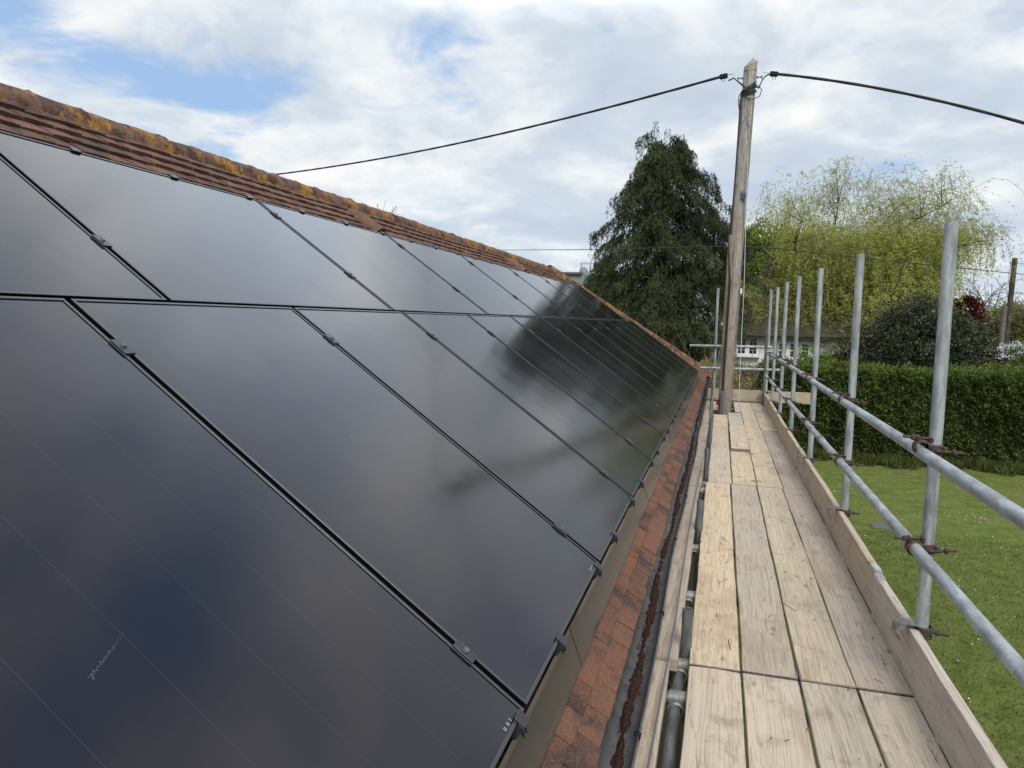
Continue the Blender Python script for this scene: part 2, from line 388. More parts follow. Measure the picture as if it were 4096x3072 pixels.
def tile_mat(name, ca, cb, stain=(.06, .045, .038), lichen=0., moss=.4, rough=.9):
    m, g, b = mat(name); b.inputs['Roughness'].default_value = rough; b.inputs['Specular IOR Level'].default_value = .25
    oc = g.add('ShaderNodeTexCoord').outputs['Object']
    a = g.add('ShaderNodeAttribute', attribute_name='var').outputs['Fac']
    n = g.noise(oc, 7, 5, .65); n2 = g.noise(oc, 130, 3, .7); n3 = g.noise(oc, 22, 4, .6)
    base = g.mix(a, ca, cb)
    base = g.mix(g.math('MULTIPLY', g.step(g.math('ADD', g.math('MULTIPLY', n, .7), g.math('MULTIPLY', a, .10)), .38, .55), moss*1.3), base, stain)
    base = g.mix(g.math('MULTIPLY', g.step(n2, .5, .72), .5), base, tuple(k*1.9 for k in ca))
    base = g.mix(g.math('MULTIPLY', g.step(n2, .5, .3), .7), base, stain)
    if lichen:
        l = g.noise(oc, 3.4, 6, .72, .3, (1, 1.3, 1)); lm = g.step(l, .51, .555)
        l2 = g.ramp(n3, [(.3, (.26, .12, .025)), (.7, (.44, .23, .05))])
        base = g.mix(g.math('MULTIPLY', lm, .9), base, l2)
        dk = g.step(g.noise(g.vmath('ADD', oc, (5, 5, 5)), 8, 6, .75), .50, .60); base = g.mix(g.math('MULTIPLY', dk, .8), base, (.035, .028, .024))
        wl = g.step(g.noise(g.vmath('ADD', oc, (9, 2, 5)), 6, 4, .6), .70, .73); base = g.mix(g.math('MULTIPLY', wl, .6), base, (.45, .43, .38))
    g.link(base, b.inputs['Base Color'])
    bp = g.add('ShaderNodeBump'); bp.inputs['Strength'].default_value = .7; bp.inputs['Distance'].default_value = .006
    g.link(g.math('ADD', n2, g.math('MULTIPLY', n3, 1.5)), bp.inputs['Height']); g.link(bp.outputs[0], b.inputs['Normal'])
    return m
M['tile'] = tile_mat('clay_tile', (.20, .096, .062), (.15, .074, .050), moss=.9)
M['tileold'] = tile_mat('old_clay_tile', (.20, .108, .080), (.125, .070, .055), moss=.7)
M['ridge'] = tile_mat('lichened_ridge_tile', (.22, .125, .09), (.14, .082, .062), lichen=1., moss=.6)
def lawn_mat():
    m, g, b = mat('lawn_grass'); b.inputs['Roughness'].default_value = .9; b.inputs['Specular IOR Level'].default_value = .15
    oc = g.add('ShaderNodeTexCoord').outputs['Object']
    n = g.noise(oc, .55, 5, .6, .4); n2 = g.noise(oc, 14, 6, .75); n3 = g.noise(oc, 3.2, 4, .65, .5); n4 = g.noise(oc, 55, 3, .7)
    st = g.noise(oc, 1.0, 3, .5, .2, (2.2, .25, 1))
    c = g.mix(g.step(n3, .3, .7), (.11, .155, .030), (.205, .25, .058))
    c = g.mix(g.math('MULTIPLY', g.step(n, .45, .68), .5), c, (.24, .225, .085))
    c = g.mix(g.math('MULTIPLY', g.step(st, .48, .66), .3), c, (.19, .23, .06))
    c = g.mix(g.math('MULTIPLY', g.step(n2, .45, .70), .65), c, (.055, .09, .016))
    c = g.mix(g.math('MULTIPLY', g.step(n4, .5, .72), .6), c, (.28, .32, .11))
    c = g.mix(g.math('MULTIPLY', g.step(n4, .48, .3), .6), c, (.035, .06, .010))
    g.link(c, b.inputs['Base Color'])
    bp = g.add('ShaderNodeBump'); bp.inputs['Strength'].default_value = .9; bp.inputs['Distance'].default_value = .05
    g.link(g.math('ADD', n2, g.math('MULTIPLY', n4, .6)), bp.inputs['Height']); g.link(bp.outputs[0], b.inputs['Normal'])
    return m
M['lawn'] = lawn_mat()
M['gravel'] = simple('dark_gravel', (.12, .105, .085), .95, 0, .2, .7, 55, 1.)

# ------------------------------------------------------------------ ground
b_ = MB(); b_.quad((-400, -300, 0), (400, -300, 0), (400, 600, 0), (-400, 600, 0))
tag(b_.build('lawn', M['lawn']), kind='structure')
b_ = MB(); b_.quad((-1.2, -4, .004), (.35, -4, .004), (.35, 19, .004), (-1.2, 19, .004))
tag(b_.build('path', M['gravel']), kind='structure')
b_ = MB(); b_.box((3.2, 15.4, .008), (.42, .34, .016), bevel=.006)
tag(b_.build('drain_slab', M['pipegrey']), 'small grey slab set flush in the lawn beyond the toe boards', 'drain cover')
# daisies
n = 1100; P = np.stack([rng.uniform(1.2, 10, n), rng.uniform(3.5, 22.4, n), np.full(n, .035)], 1)
cl = rng.integers(0, 60, n); cc_ = np.stack([rng.uniform(1.2, 10, 60), rng.uniform(4, 22, 60)], 1); k_ = rng.random(n) < .55
P[k_, :2] = cc_[cl[k_]] + rng.normal(size=(k_.sum(), 2))*.28
bm = MB()
for p in P:
    r_ = random.uniform(.007, .013); bm._add([(p[0]+math.cos(a)*r_, p[1]+math.sin(a)*r_, p[2]+.004*math.sin(a*2)) for a in [math.pi*k/3 for k in range(6)]], [(0, 1, 2, 3, 4, 5)])
tag(bm.build('daisies', M['daisy']), 'small white daisies dotted over the mown lawn', 'flowers', kind='stuff')

# ------------------------------------------------------------------ roof frame of reference
ANG = .6175; B0 = Vector((-.4222, 0, -.9551+CZ))
S = Vector((-math.cos(ANG), 0, math.sin(ANG))); NN = Vector((math.sin(ANG), 0, math.cos(ANG)))
def rp(s, y, h=0.): return B0 + S*s + NN*h + Vector((0, y, 0))       # h above the panel plane
TP = -.15                                                              # tiles lie 0.15 below the glass
def rt(s, y, h=0.): return rp(s, y, TP+h)
Y_NEAR, Y_RIDGE, Y_EAVE = -2.5, 15.1, 18.75
S_E, S_R = -.285, 3.72
def hipY(s): return Y_EAVE + (Y_RIDGE-Y_EAVE)*(s-S_E)/(S_R-S_E)
house = empty('bungalow', (-3.5, 8, 0), 'bungalow with a hipped red clay tile roof carrying black solar panels', 'house')
HL = Vector((-3.5, 8, 0))
def hb(mb, name, m):
    mb.v = [tuple(Vector(v)-HL) for v in mb.v]; return mb.build(name, m, house)
# deck planes under the tiles
apx = rt(S_R, 0, -.03); xe = rt(S_E, 0, -.03).x; ze = rt(S_E, 0, -.03).z; xb_ = 2*apx.x - xe
mb = MB()
mb.quad((xe, Y_NEAR, ze), (xe, Y_EAVE-.1, ze), (apx.x, Y_RIDGE, apx.z), (apx.x, Y_NEAR, apx.z), var=.5)
mb.quad((xb_, Y_NEAR, ze), (apx.x, Y_NEAR, apx.z), (apx.x, Y_RIDGE, apx.z), (xb_, Y_EAVE-.1, ze), var=.5)
mb._add([(xe, Y_EAVE-.1, ze), (xb_, Y_EAVE-.1, ze), (apx.x, Y_RIDGE, apx.z)], [(0, 1, 2)], var=.5)
hb(mb, 'roof', M['tileold'])
mb = MB(); zt = ze-.12
mb.box(((xe-.35+xb_+.35)/2, (Y_NEAR+.3+Y_EAVE-.5)/2, zt/2), (abs(xe-xb_)-.7, Y_EAVE-.5-Y_NEAR-.3, zt))
hb(mb, 'wall', M['wallbrick'])
mb = MB(); mb.box((xe-.09, (Y_NEAR+Y_EAVE)/2, ze-.10), (.02, Y_EAVE-Y_NEAR-.3, .17)); mb.box((xe-.2, (Y_NEAR+Y_EAVE)/2, ze-.20), (.2, Y_EAVE-Y_NEAR-.3, .012))
hb(mb, 'fascia', M['whitepaint'])
# tiles
def tile_strip(s_list, y0, mtl, name, jit=1., hh=.025):
    mb = MB()
    for ci, s0 in enumerate(s_list):
        y = y0 + (.0825 if ci % 2 else 0)
        ye = hipY(s0+.05)
        wav = random.random()*6
        while y < ye:
            wd = .166; a0, a1 = y+.004, min(y+wd-.004, ye+.02)
            ds = (random.gauss(0, .0025) + .003*math.sin(y*1.7+wav))*jit; dh = random.gauss(0, .0016)*jit; tl = random.gauss(0, .0022)*jit
            lo, hi = s0+ds, s0+ds+.19
            h0, h1 = hh+dh, .001
            # slight camber across
            cols = []
            for q in (0, .33, .67, 1):
                yy = a0+(a1-a0)*q; cam_ = .003*math.sin(q*math.pi)
                cols.append([rt(lo, yy, h0-(.013 if hh < .03 else .022)+tl*(q-.5)+cam_), rt(lo, yy, h0+tl*(q-.5)+cam_), rt(hi, yy, h1+tl*(q-.5)+cam_)])
            va = random.random()
            mb.grid(cols, False, va)
            mb.quad(cols[0][0], cols[0][1], cols[0][2], rt(hi, a0, h1-.013), va); mb.quad(cols[-1][0], cols[-1][1], cols[-1][2], rt(hi, a1, h1-.013), va)
            y += wd + random.gauss(0, .0008)
    return hb(mb, name, mtl)
tile_strip([.10, .01, -.085, -.185, -.272], Y_NEAR, M['tile'], 'eave_tiles')
tile_strip([3.6, 3.49, 3.38, 3.27, 3.16, 3.05, 2.94, 2.83, 2.72], Y_NEAR, M['tileold'], 'upper_tiles', 1.5, .031)
# tiles showing past the panels along the hip
mb = MB()
s = .1
while s < 2.7:
    y = (14.7 if s > 1.7 else 15.55) + random.random()*.1
    while y < hipY(s):
        a1 = y+.16; mb.quad(rt(s, y, .02), rt(s, a1, .02), rt(s+.18, a1, .002), rt(s+.18, y, .002), random.random()); mb.quad(rt(s, y, .006), rt(s, a1, .006), rt(s, a1, .02), rt(s, y, .02)); y += .166
    s += .10
hb(mb, 'hip_side_tiles', M['tileold'])
# ridge tiles: half-round, lumpy, mortared
def wob(x, y, z): return (math.sin(x*31+y*17)+math.sin(y*23+z*41+1.3)+math.sin(x*57+z*29+y*61))/3
def ridge_run(A, Bp, name, rad=.120, down=.087):
    mb = MB(); d = Bp-A; Lr = d.length; t = d.normalized(); side = t.cross(Vector((0, 0, 1))).normalized(); upv = side.cross(t)
    nseg = int(Lr/.305)
    for i in range(nseg):
        rows = []; va = random.random(); lift = random.gauss(0, .0012); tw = random.gauss(0, .004)
        rr0 = rad+random.gauss(0, .0015)
        for j, u in enumerate((0, .02, .25, .5, .75, .93, .95, 1.0)):
            rr = rr0*(1.0+.03*u) + (.005 if u >= .94 else 0)
            p0 = A + t*((i+u)*Lr/nseg); row = []
            for k in range(15):
                an = -.12+ (math.pi+.24)*k/14
                q = p0 + side*math.cos(an)*rr*1.05 + upv*(math.sin(an)*rr*.92 - down + lift + tw*(u-.5))
                q = q + (side*math.cos(an)+upv*math.sin(an))*(.0034)*(wob(q.x*1.3, q.y*1.3, q.z*1.3)+wob(q.x*4, q.y*3.3, q.z*4.1))
                row.append(q)
            rows.append(row)
        pe = A + t*((i+1.0)*Lr/nseg); rows.append([q+(pe+upv*(-down)-q)*.16 for q in rows[-1]])
        mb.grid(rows, True, va)
    # mortar / moss bed along both sides
    for sg in (-1, 1):
        rows = []
        m_ = int(Lr/.05)
        for i in range(m_+1):
            p0 = A+t*(Lr*i/m_); e = .012*wob(p0.y*3, p0.y*2.1+sg, p0.x)
            rows.append([p0+side*sg*(rad*1.0+.05+e)+upv*(-down-.105), p0+side*sg*(rad+.035+e)+upv*(-down-.02+e), p0+side*sg*(rad-.03)+upv*(-down+.035)])
        mb.grid(rows, True, .8)
    return hb(mb, name, M['ridge'])
RA = rt(S_R, Y_NEAR, .02); RB = rt(S_R, Y_RIDGE, .02)
ridge_run(RA, RB, 'ridge_tiles')
HBt = rt(S_E+.02, Y_EAVE-.03, .05)
ridge_run(RB+Vector((0, -.02, .01)), HBt, 'hip_tiles', .12, .05)
# moss tufts along ridge and courses
mb = MB()
for i in range(260):
    y = random.uniform(.5, 15); an = random.uniform(.5, 2.7); rr = .120
    c = rt(S_R, y, .02)+Vector((math.cos(an)*rr, 0, math.sin(an)*rr*.92-.089)); r_ = random.uniform(.005, .014)
    for k in range(3):
        e = [Vector((random.gauss(0, 1), random.gauss(0, 1), random.gauss(0, .8))).normalized()*r_ for _ in range(4)]
        mb._add([c+v for v in e], [(0, 1, 2), (0, 2, 3), (0, 3, 1), (1, 3, 2)])
tag(hb(mb, 'moss_tufts', M['debris']), kind='stuff')
# hooded vent tiles
for i, (s0, yv) in enumerate(((3.10, 6.15), (3.10, 11.25))):
    mb = MB(); rows = []
    for u in np.linspace(0, 1, 9):
        r_ = .085*(math.sin(min(1, u*1.5)*math.pi/2)**.6)+.004; ss = s0+.42*(1-u)
        rows.append([rt(ss, yv+math.cos(a)*r_*1.05, .015+math.sin(a)*r_*.95) for a in np.linspace(-.1, math.pi+.1, 13)])
    mb.grid(rows, True, .3)
    rim = rows[-1]; inn = [rt(s0, yv+math.cos(a)*.07, .015+math.sin(a)*.062) for a in np.linspace(-.1, math.pi+.1, 13)]
    mb.grid([rim, inn], False, .3)
    v_ = hb(mb, 'vent_tile', M['tileold'])
    mb = MB(); dp = [rt(s0+.06, yv+math.cos(a)*.066, .012+math.sin(a)*.058) for a in np.linspace(-.1, math.pi+.1, 13)]
    mb.grid([inn, dp], True); mb._add(dp, [tuple(range(13))]); mb.v = [tuple(Vector(q)-HL) for q in mb.v]
    mb.build('vent_mouth', M['rail'], v_)
# gutter
gx, gz, gr = -.247, -1.288+CZ, .056
mb = MB()
ys = np.arange(Y_NEAR, Y_EAVE+.01, .25); inner = []; outer = []
def sag(y): return .006*math.sin(y*1.1)+.004*math.sin(y*2.7)
for y in ys:
    outer.append([(gx+sag(y)+math.cos(a)*gr, y, gz+sag(y+3)*.7+math.sin(a)*gr) for a in np.linspace(math.pi, 2*math.pi, 13)])
    inner.append([(gx+sag(y)+math.cos(a)*(gr-.004), y, gz+sag(y+3)*.7+.0005+math.sin(a)*(gr-.004)) for a in np.linspace(math.pi, 2*math.pi, 13)])
mb.grid(outer); mb.grid(inner)
for e in (0, -1): mb.grid([[o[e] for o in outer], [o[e] for o in inner]], False)
mb.tube([(o[-1][0], o[-1][1], o[-1][2]) for o in outer], .0045, 6); mb._add(outer[-1], [tuple(range(13))])
gt = hb(mb, 'gutter', M['gutter'])
mb = MB(); rows = []
for i in range(900):
    y = .5+i*.0205; wd = .012+.013*wob(y*.7, y*.31, 2)+.013*wob(y*.2, 4, 1); wd = max(.0015, wd)
    cx = gx+sag(y)-.004+.010*wob(y*.13, 3, y*.07)
    hh = gz-gr+.010+.005*wob(y*1.9, y*.9, 4)+.006*random.random()
    rows.append([(cx-wd-.004*random.random(), y, hh-.006), (cx-wd*.5, y, hh+.006*random.random()), (cx, y, hh+.008+.006*random.random()), (cx+wd*.5, y, hh+.006*random.random()), (cx+wd+.004*random.random(), y, hh-.006)])
mb.grid(rows, False)
for i in range(5200):
    y = .5+18*random.random()**1.7; r_ = random.uniform(.002, .0055); x = gx+sag(y)+random.gauss(-.004, .012)+.010*wob(y*.13, 3, y*.07); zc = gz-gr+.012+abs(x-gx)*.25
    e = [Vector((random.gauss(0, 1), random.gauss(0, 1), random.gauss(0, .8))).normalized()*r_ for _ in range(4)]
    mb._add([Vector((x, y, zc))+v for v in e], [(0, 1, 2), (0, 2, 3), (0, 3, 1), (1, 3, 2)])
mb.v = [tuple(Vector(q)-HL) for q in mb.v]
mb.build('gutter_debris', M['debris'], gt)
for y in (1.2, 2.2, 3.2, 4.35, 5.5, 6.95, 8.0, 9.1, 10.2, 11.4, 12.6, 13.8, 15.0, 16.2, 17.4):
    mb = MB(); x0 = gx+sag(y)+gr
    pts = [(gx+sag(y)+math.cos(a)*(gr+.003), y, gz+math.sin(a)*(gr+.003)) for a in np.linspace(math.pi*1.2, 2*math.pi, 8)]+[(x0+.006, y, gz+.012), (x0-.004, y, gz+.02), (x0-.014, y, gz+.014)]
    for dy in (-.008, .008): mb.tube([(p[0], p[1]+dy, p[2]) for p in pts], .003, 5)
    mb.v = [tuple(Vector(q)-HL) for q in mb.v]
    mb.build('gutter_bracket', M['rail'], gt)

# ------------------------------------------------------------------ solar panels
Mrot = Matrix((( -S.x, 0, NN.x), (0, 1, 0), (-S.z, 0, NN.z))) # columns: down-slope X, Y, normal
def sbox(mb, s0, s1, y0, y1, h0, h1, bevel=0., var=None):
    c = rp((s0+s1)/2, (y0+y1)/2, (h0+h1)/2); mb.box(c, (abs(s1-s0), abs(y1-y0), abs(h1-h0)), Mrot, var, bevel)
def shift(mb, o): mb.v = [tuple(Vector(v)-Vector(o)) for v in mb.v]; return mb
def make_panel(s0, s1, y0, y1, clamps_lo, clamps_hi, clamps_side, label, group, row, sticker=False):
    org = rp(s0, y0, -.035)
    root = empty('solar_panel', org, label, 'solar panel', group)
    mb = MB(); fw = .010
    def rim(mb, lo, hi, bv, e=0.):
        sbox(mb, s0+e, s0+fw, y0+e, y1-e, lo, hi, bv); sbox(mb, s1-fw, s1-e, y0+e, y1-e, lo, hi, bv)
        sbox(mb, s0+fw, s1-fw, y0+e, y0+fw, lo, hi-.0003, bv); sbox(mb, s0+fw, s1-fw, y1-fw, y1-e, lo, hi-.0003, bv)
    rim(mb, -.0030, 0, .0008)
    shift(mb, org).build('frame', M['frame'], root)
    mb = MB(); rim(mb, -.035, -.0028, 0, .0006); shift(mb, org).build('shaded_frame_side', M['gap'], root)  # frame sides coloured near-black to stand for the shade between panels
    mb = MB(); sbox(mb, s0+fw, s1-fw, y0+fw, y1-fw, -.012, -.0035)
    gl = shift(mb, org).build('glass', M['glass'], root)
    if sticker:
        mb = MB()
        for k in range(8):
            sbox(mb, s0+.014, s0+.023, y1-.072-k*.0075, y1-.071-k*.0075-(k % 3)*.001, -.0034, -.0030)
        shift(mb, org).build('barcode_sticker', M['whitepaint'], gl)
    mb = MB()
    for q_ in range(4): sbox(mb, s0+.002, s1-.002, y0-.0215+q_*.0055, y0-.0215+q_*.0055+.0042, -.050, -.022-.002*(q_ % 2))
    sbox(mb, s0+.002, s1-.002, y0-.0222, y0-.0002, -.055, -.027)
    shift(mb, org).build('gap_profile', M['gap'], root)
    for yc in clamps_lo+[-c for c in clamps_hi]:
        lo = yc > 0; yc = abs(yc)
        if not (y0-.06 < yc < y1+.06): continue
        mb = MB(); e = s0 if lo else s1; sg = -1 if lo else 1
        a, b2 = sorted((e+sg*.022, e-sg*.013))
        sbox(mb, a, b2, yc-.022, yc+.022, .0005, .006, .0012)
        a, b2 = sorted((e+sg*.003, e+sg*.022)); sbox(mb, a, b2, yc-.022, yc+.022, -.04, .0004, .001)
        c_ = shift(mb, org).build('end_clamp', M['blackmetal'], root)
        mb = MB()
        for dy in (-.01, .012):
            p = rp(e+sg*.022, yc+dy, -.018); mb.tube([p, p+S*sg*.008], .0042, 8); mb.tube([p, p+S*sg*.014-NN*.006], .0022, 6)
        shift(mb, org).build('bolt', M['rail'], c_)
    for sc_ in clamps_side:
        mb = MB(); yc = y0-.0115
        sbox(mb, sc_-.033, sc_+.033, yc-.019, yc+.019, .0005, .0055, .0012)
        sbox(mb, sc_-.033, sc_+.033, yc-.0085, yc+.0085, -.045, .0003)
        c_ = shift(mb, org).build('mid_clamp', M['blackmetal'], root)
        mb = MB(); p = rp(sc_, yc, .0055); mb.tube([p, p+NN*.006], [.009, .0075], 12); mb.tube([p+NN*.006, p+NN*.0062], .0035, 6)
        shift(mb, org).build('bolt', M['galvdark'], c_)
    return root
LW, L0, LLEN = 1.154, 1.685, 1.704
for i, k in enumerate(range(-2, 12)):
    y0 = L0+k*LW+.0115; y1 = y0+LW-.023
    make_panel(0, LLEN, y0, y1, [y1-.045, y0+.395], [], ([.20, 1.47] if k > -2 else []),
               'black solar panel standing portrait in the lower row, %s from the near end' % ORD[i], 'lower row of portrait solar panels', 0, k in (-1, 0))
UW, U0, US, UH = 1.796, 2.106, 1.7185, 1.118
for i, k in enumerate(range(-2, 7)):
    y0 = U0+k*UW+.0115; y1 = y0+UW-.023
    make_panel(US, US+UH, y0, y1, [], [y0+.49, y0+1.09, y1-.06], ([US+.345, US+.955] if k > -2 else []),
               'black solar panel lying landscape in the upper row, %s from the near end' % ORD[i], 'upper row of landscape solar panels', 1)
def splash(host, pts, wd, name='dried_splash', seed=1):
    rs = random.Random(seed); mb = MB(); o = host.location
    for (s_, y_), w_ in zip(pts, wd):
        for k in range(3):
            cs, cy_ = s_+rs.gauss(0, w_*.5), y_+rs.gauss(0, w_*.5); n_ = 9; r0 = w_*rs.uniform(.35, .8)
            mb._add([rp(cs+math.cos(2*math.pi*i/n_)*r0*rs.uniform(.5, 1.2), cy_+math.sin(2*math.pi*i/n_)*r0*rs.uniform(.5, 1.2), -.0031+.00005*k) for i in range(n_)], [tuple(range(n_))])
    shift(mb, o).build(name, M['mark'], host)
LOWP = [o for o in COL.objects if o.name.startswith('solar_panel') and 'lower' in o['label']]
M['mark'] = simple('dried_mark', (.06, .065, .08), .6, 0, .4)
splash(LOWP[1], [(.64+.002*i, .90+.005*i) for i in range(22)], [.0036-.0001*i for i in range(22)], seed=2)
splash(LOWP[1], [(1.04+.012*i, 1.17-.00006*(i-4)**2*8) for i in range(7)], [.0008]*7, 'scuff', 3)
splash(LOWP[2], [(.068, 1.90), (.074, 1.905), (.08, 1.91)], [.008, .005, .003], seed=4)
splash(LOWP[2], [(.95, 2.2), (.955, 2.21)], [.004, .003], seed=5); splash(LOWP[3], [(.5, 3.5), (.51, 3.51)], [.006, .003], seed=6)
# mounting rails under the panels
for i, (s_, yb, nm) in enumerate(((.20, 15.5, 'under the foot'), (1.47, 15.5, 'under the head'), (US+.345, 14.6, 'under the lower half'), (US+.955, 14.6, 'under the upper half'))):
    mb = MB(); sbox(mb, s_-.02, s_+.02, -1.7, yb, -.085, -.036); o = rp(s_, -1.7, -.085)
    tag(shift(mb, o).build('mounting_rail', M['rail'], None, o), 'black mounting rail %s of the %s panel row' % (nm, 'lower' if i < 2 else 'upper'), 'rail', 'rails under the solar panels')
# dark bearer strips seen in the gaps between panels
# skirt below the lower row
ks = 0
ys_ = [-1.6+1.154*k+.42 for k in range(16)]
for i in range(15):
    a, b2 = ys_[i], min(ys_[i+1], 15.5)
    if a >= 15.4: break
    tp = Vector((-.430, 0, B0.z-.040)); bt = rt(-.118, 0, .030)
    mb = MB(); o = Vector((bt.x, a, bt.z))
    of = .0012*(i % 2)
    pr = [(tp.x+of, tp.z), (tp.x+.004+of, tp.z-.02), (bt.x+.004+of, bt.z+.02), (bt.x+.010+of, bt.z)]
    mb.grid([[(x-.0015, a+.0015, z) for x, z in pr], [(x-.0015, b2+.004, z) for x, z in pr]], False)
    mb.grid([[(x-.0035, a+.0015, z) for x, z in pr], [(x-.0035, b2+.004, z) for x, z in pr]], False)
    tag(shift(mb, o).build('skirt_panel', M['skirt'], None, o), 'smooth glossy skirt sheet closing the gap below the panels, %s from the near end' % ORD[i], 'skirt', 'skirt sheets below the solar panels')

# ------------------------------------------------------------------ scaffold
ZB = -1.5+CZ
TR = .0252
bid = [0]
def board(x0, x1, y0, y1, label, m='board', th=.038, z=None, rot=0., name='scaffold_board', group='scaffold boards of the deck', cat='board', bands=True):
    z = ZB if z is None else z; L = y1-y0; W_ = x1-x0
    cx = (x0+x1)/2; root = empty(name, (cx, y0, z-th), label, cat, group)
    mb = MB(); nn_ = 14; rows = []
    cup = random.gauss(0, .0012); ph = random.random()*6
    for i in range(nn_+1):
        u = i/nn_; y = L*u; e1 = .0018*math.sin(ph+u*17)+.0015*math.sin(u*41+ph); e2 = .0018*math.sin(ph*2+u*13)+.0015*math.sin(u*37+ph)
        zz_ = th+.002*math.sin(ph+u*5)
        hw = W_/2; bv = .003
        rows.append([(-hw+e1, y, bv), (-hw+e1, y, zz_-bv), (-hw+e1+bv, y, zz_), (0, y, zz_+cup), (hw+e2-bv, y, zz_), (hw+e2, y, zz_-bv), (hw+e2, y, bv), (hw+e2-bv, y, 0), (-hw+e1+bv, y, 0)])
    mb.grid([r_ for r_ in rows], False, closed=True)
    mb._add(rows[0], [tuple(range(9))]); mb._add(rows[-1], [tuple(range(9))])
    o = mb.build('plank', M[m], root)
    if bands:
        for yy, sg in ((0, -1), (L, 1)):
            mb = MB(); mb.box((0, yy+sg*.0015, th/2), (W_-.004, .0024, th-.006), bevel=.0008)
            for sx in (-1, 1): mb.box((sx*(W_/2-.001), yy-sg*.035, th/2), (.006, .07, th-.008), bevel=.0006)
            mb.build('end_band', M['clip'], root)
    root.rotation_euler.z = rot
    return root
c1 = lambda: None
def rowlab(col, n): return '%s weathered board from the camera in the %s column from the roof' % (ORD[n], ORD[col])
B = board
B(-.066, .150, -.72, 3.205, rowlab(0, 0)); B(.160, .384, -.70, 3.212, rowlab(1, 0)); B(.397, .609, -.70, 3.21, rowlab(2, 0)); B(.622, .830, -.69, 3.212, rowlab(3, 0))
B(-.068, .148, 3.232, 7.11, rowlab(0, 1)); B(.160, .383, 3.24, 7.12, rowlab(1, 1), 'board_grey'); B(.395, .610, 3.232, 7.10, rowlab(2, 1)); B(.617, .830, 3.236, 7.115, rowlab(3, 1), 'board_grey')
B(-.053, .163, 7.135, 11.0, rowlab(0, 2)); B(.176, .392, 7.14, 9.20, 'short board behind the raised board end in the middle of the deck', 'board'); B(.402, .622, 7.125, 10.95, rowlab(2, 2)); B(.628, .832, 7.135, 10.97, rowlab(3, 2), 'board_grey')
B(-.05, .168, 11.02, 12.62, 'short board ending at the foot of the wooden pole'); B(.402, .615, 10.975, 14.86, rowlab(2, 3)); B(.622, .832, 10.99, 13.4, rowlab(3, 3)); B(.62, .832, 13.42, 14.86, 'short board in the far outer corner of the deck')
B(.182, .392, 8.98, 11.10, 'raised board lapped over its neighbour in the middle of the deck', 'board', z=ZB+.040); B(.178, .385, 11.12, 12.60, 'far raised board lying just before the wooden pole', z=ZB+.040)
B(.30, .398, 13.12, 14.86, 'narrow board beyond the pole on its right'); B(-.19, .05, 13.25, 14.86, 'board beyond the pole on its left')
for i, (a, b2, x0, x1) in enumerate(((-.7, 3.215, -.232, -.148), (3.245, 5.42, -.236, -.118), (5.44, 6.9, -.238, -.125), (6.93, 10.9, -.228, -.112), (10.93, 14.86, -.215, -.095))):
    B(x0, x1, a, b2, 'narrow timber running beside the gutter, %s from the camera' % ORD[i], 'board_grey' if i else 'board', th=.055, name='timber_batten', group='narrow timbers beside the gutter', cat='timber', bands=False)
# toe boards
def toe(y0, y1, label, m='toe', x=.832, z1=.225):
    root = empty('toe_board', (x+.019, y0, ZB), label, 'toe board', 'toe boards along the deck edge')
    mb = MB(); L = y1-y0; nn_ = 12; ph = random.random()*6; rows = []
    for i in range(nn_+1):
        u = i/nn_; y = L*u; e = .002*math.sin(ph+u*9); zt_ = z1+.0025*math.sin(ph+u*21); hw = .019; bv = .003
        rows.append([(-hw+e, y, .002), (-hw+e, y, zt_-bv), (-hw+e+bv, y, zt_), (hw+e-bv, y, zt_), (hw+e, y, zt_-bv), (hw+e, y, .002)])
    mb.grid(rows, False, closed=True); mb._add(rows[0], [tuple(range(6))]); mb._add(rows[-1], [tuple(range(6))])
    mb.build('plank', M[m], root)
    for yy, sg in ((0, 1), (L, -1)):
        mb = MB(); mb.box((0, yy+sg*.05, z1+.001), (.034, .10, .003), bevel=.001); mb.box((0, yy-sg*.002, z1/2), (.034, .0022, z1-.01))
        mb.build('end_band', M['galv'], root)
    return root
toe(-.5, 4.10, 'nearest grey toe board standing on edge beside the lawn', 'toenear', .829)
toe(4.115, 8.10, 'tan toe board second from the camera along the guard rails', 'toe', .834, .232)
toe(8.115, 12.0, 'tan toe board third from the camera along the guard rails', 'toe', .830)
toe(12.015, 14.84, 'tan toe board fourth from the camera, reaching the far corner', 'toe', .832, .228)
# end toe board across
r_ = empty('toe_board', (-.20, 14.885, ZB+.02), 'long toe board on edge across the far end of the deck behind the pole', 'toe board', 'toe boards along the deck edge')
mb = MB(); mb.box((0, .97, .11), (.036, 1.94, .22), bevel=.003); pk = mb.build('plank', M['toe'], r_); r_.rotation_euler.z = -math.pi/2

def tube_obj(name, p0, p1, label, cat, group, m='galv', r=TR, hollow=.84):
    p0 = Vector(p0); p1 = Vector(p1); mb = MB(); d = p1-p0
    mb.tube([(0, 0, 0), d*.25, d*.5, d*.75, d], r, 20, hollow=hollow)
    o = mb.build(name, M[m], None, p0); return tag(o, label, cat, group)
XS = .882
stds = [(3.390, .433), (5.436, .494), (7.495, .548), (9.497, .596), (11.261, .624), (13.003, .633), (14.757, .684)]
for i, (y, zt_) in enumerate(stds):
    tube_obj('scaffold_standard', (XS, y, 0), (XS, y, zt_+CZ), 'upright galvanised scaffold tube outside the guard rails, %s from the camera' % ORD[i], 'scaffold pole', 'outer scaffold uprights')
tube_obj('scaffold_standard', (XS-.06, 14.38, 0), (XS-.06, 14.38, -.092+CZ), 'short upright scaffold tube ending just above the guard rail at the far corner', 'scaffold pole', 'outer scaffold uprights', 'galvdark')
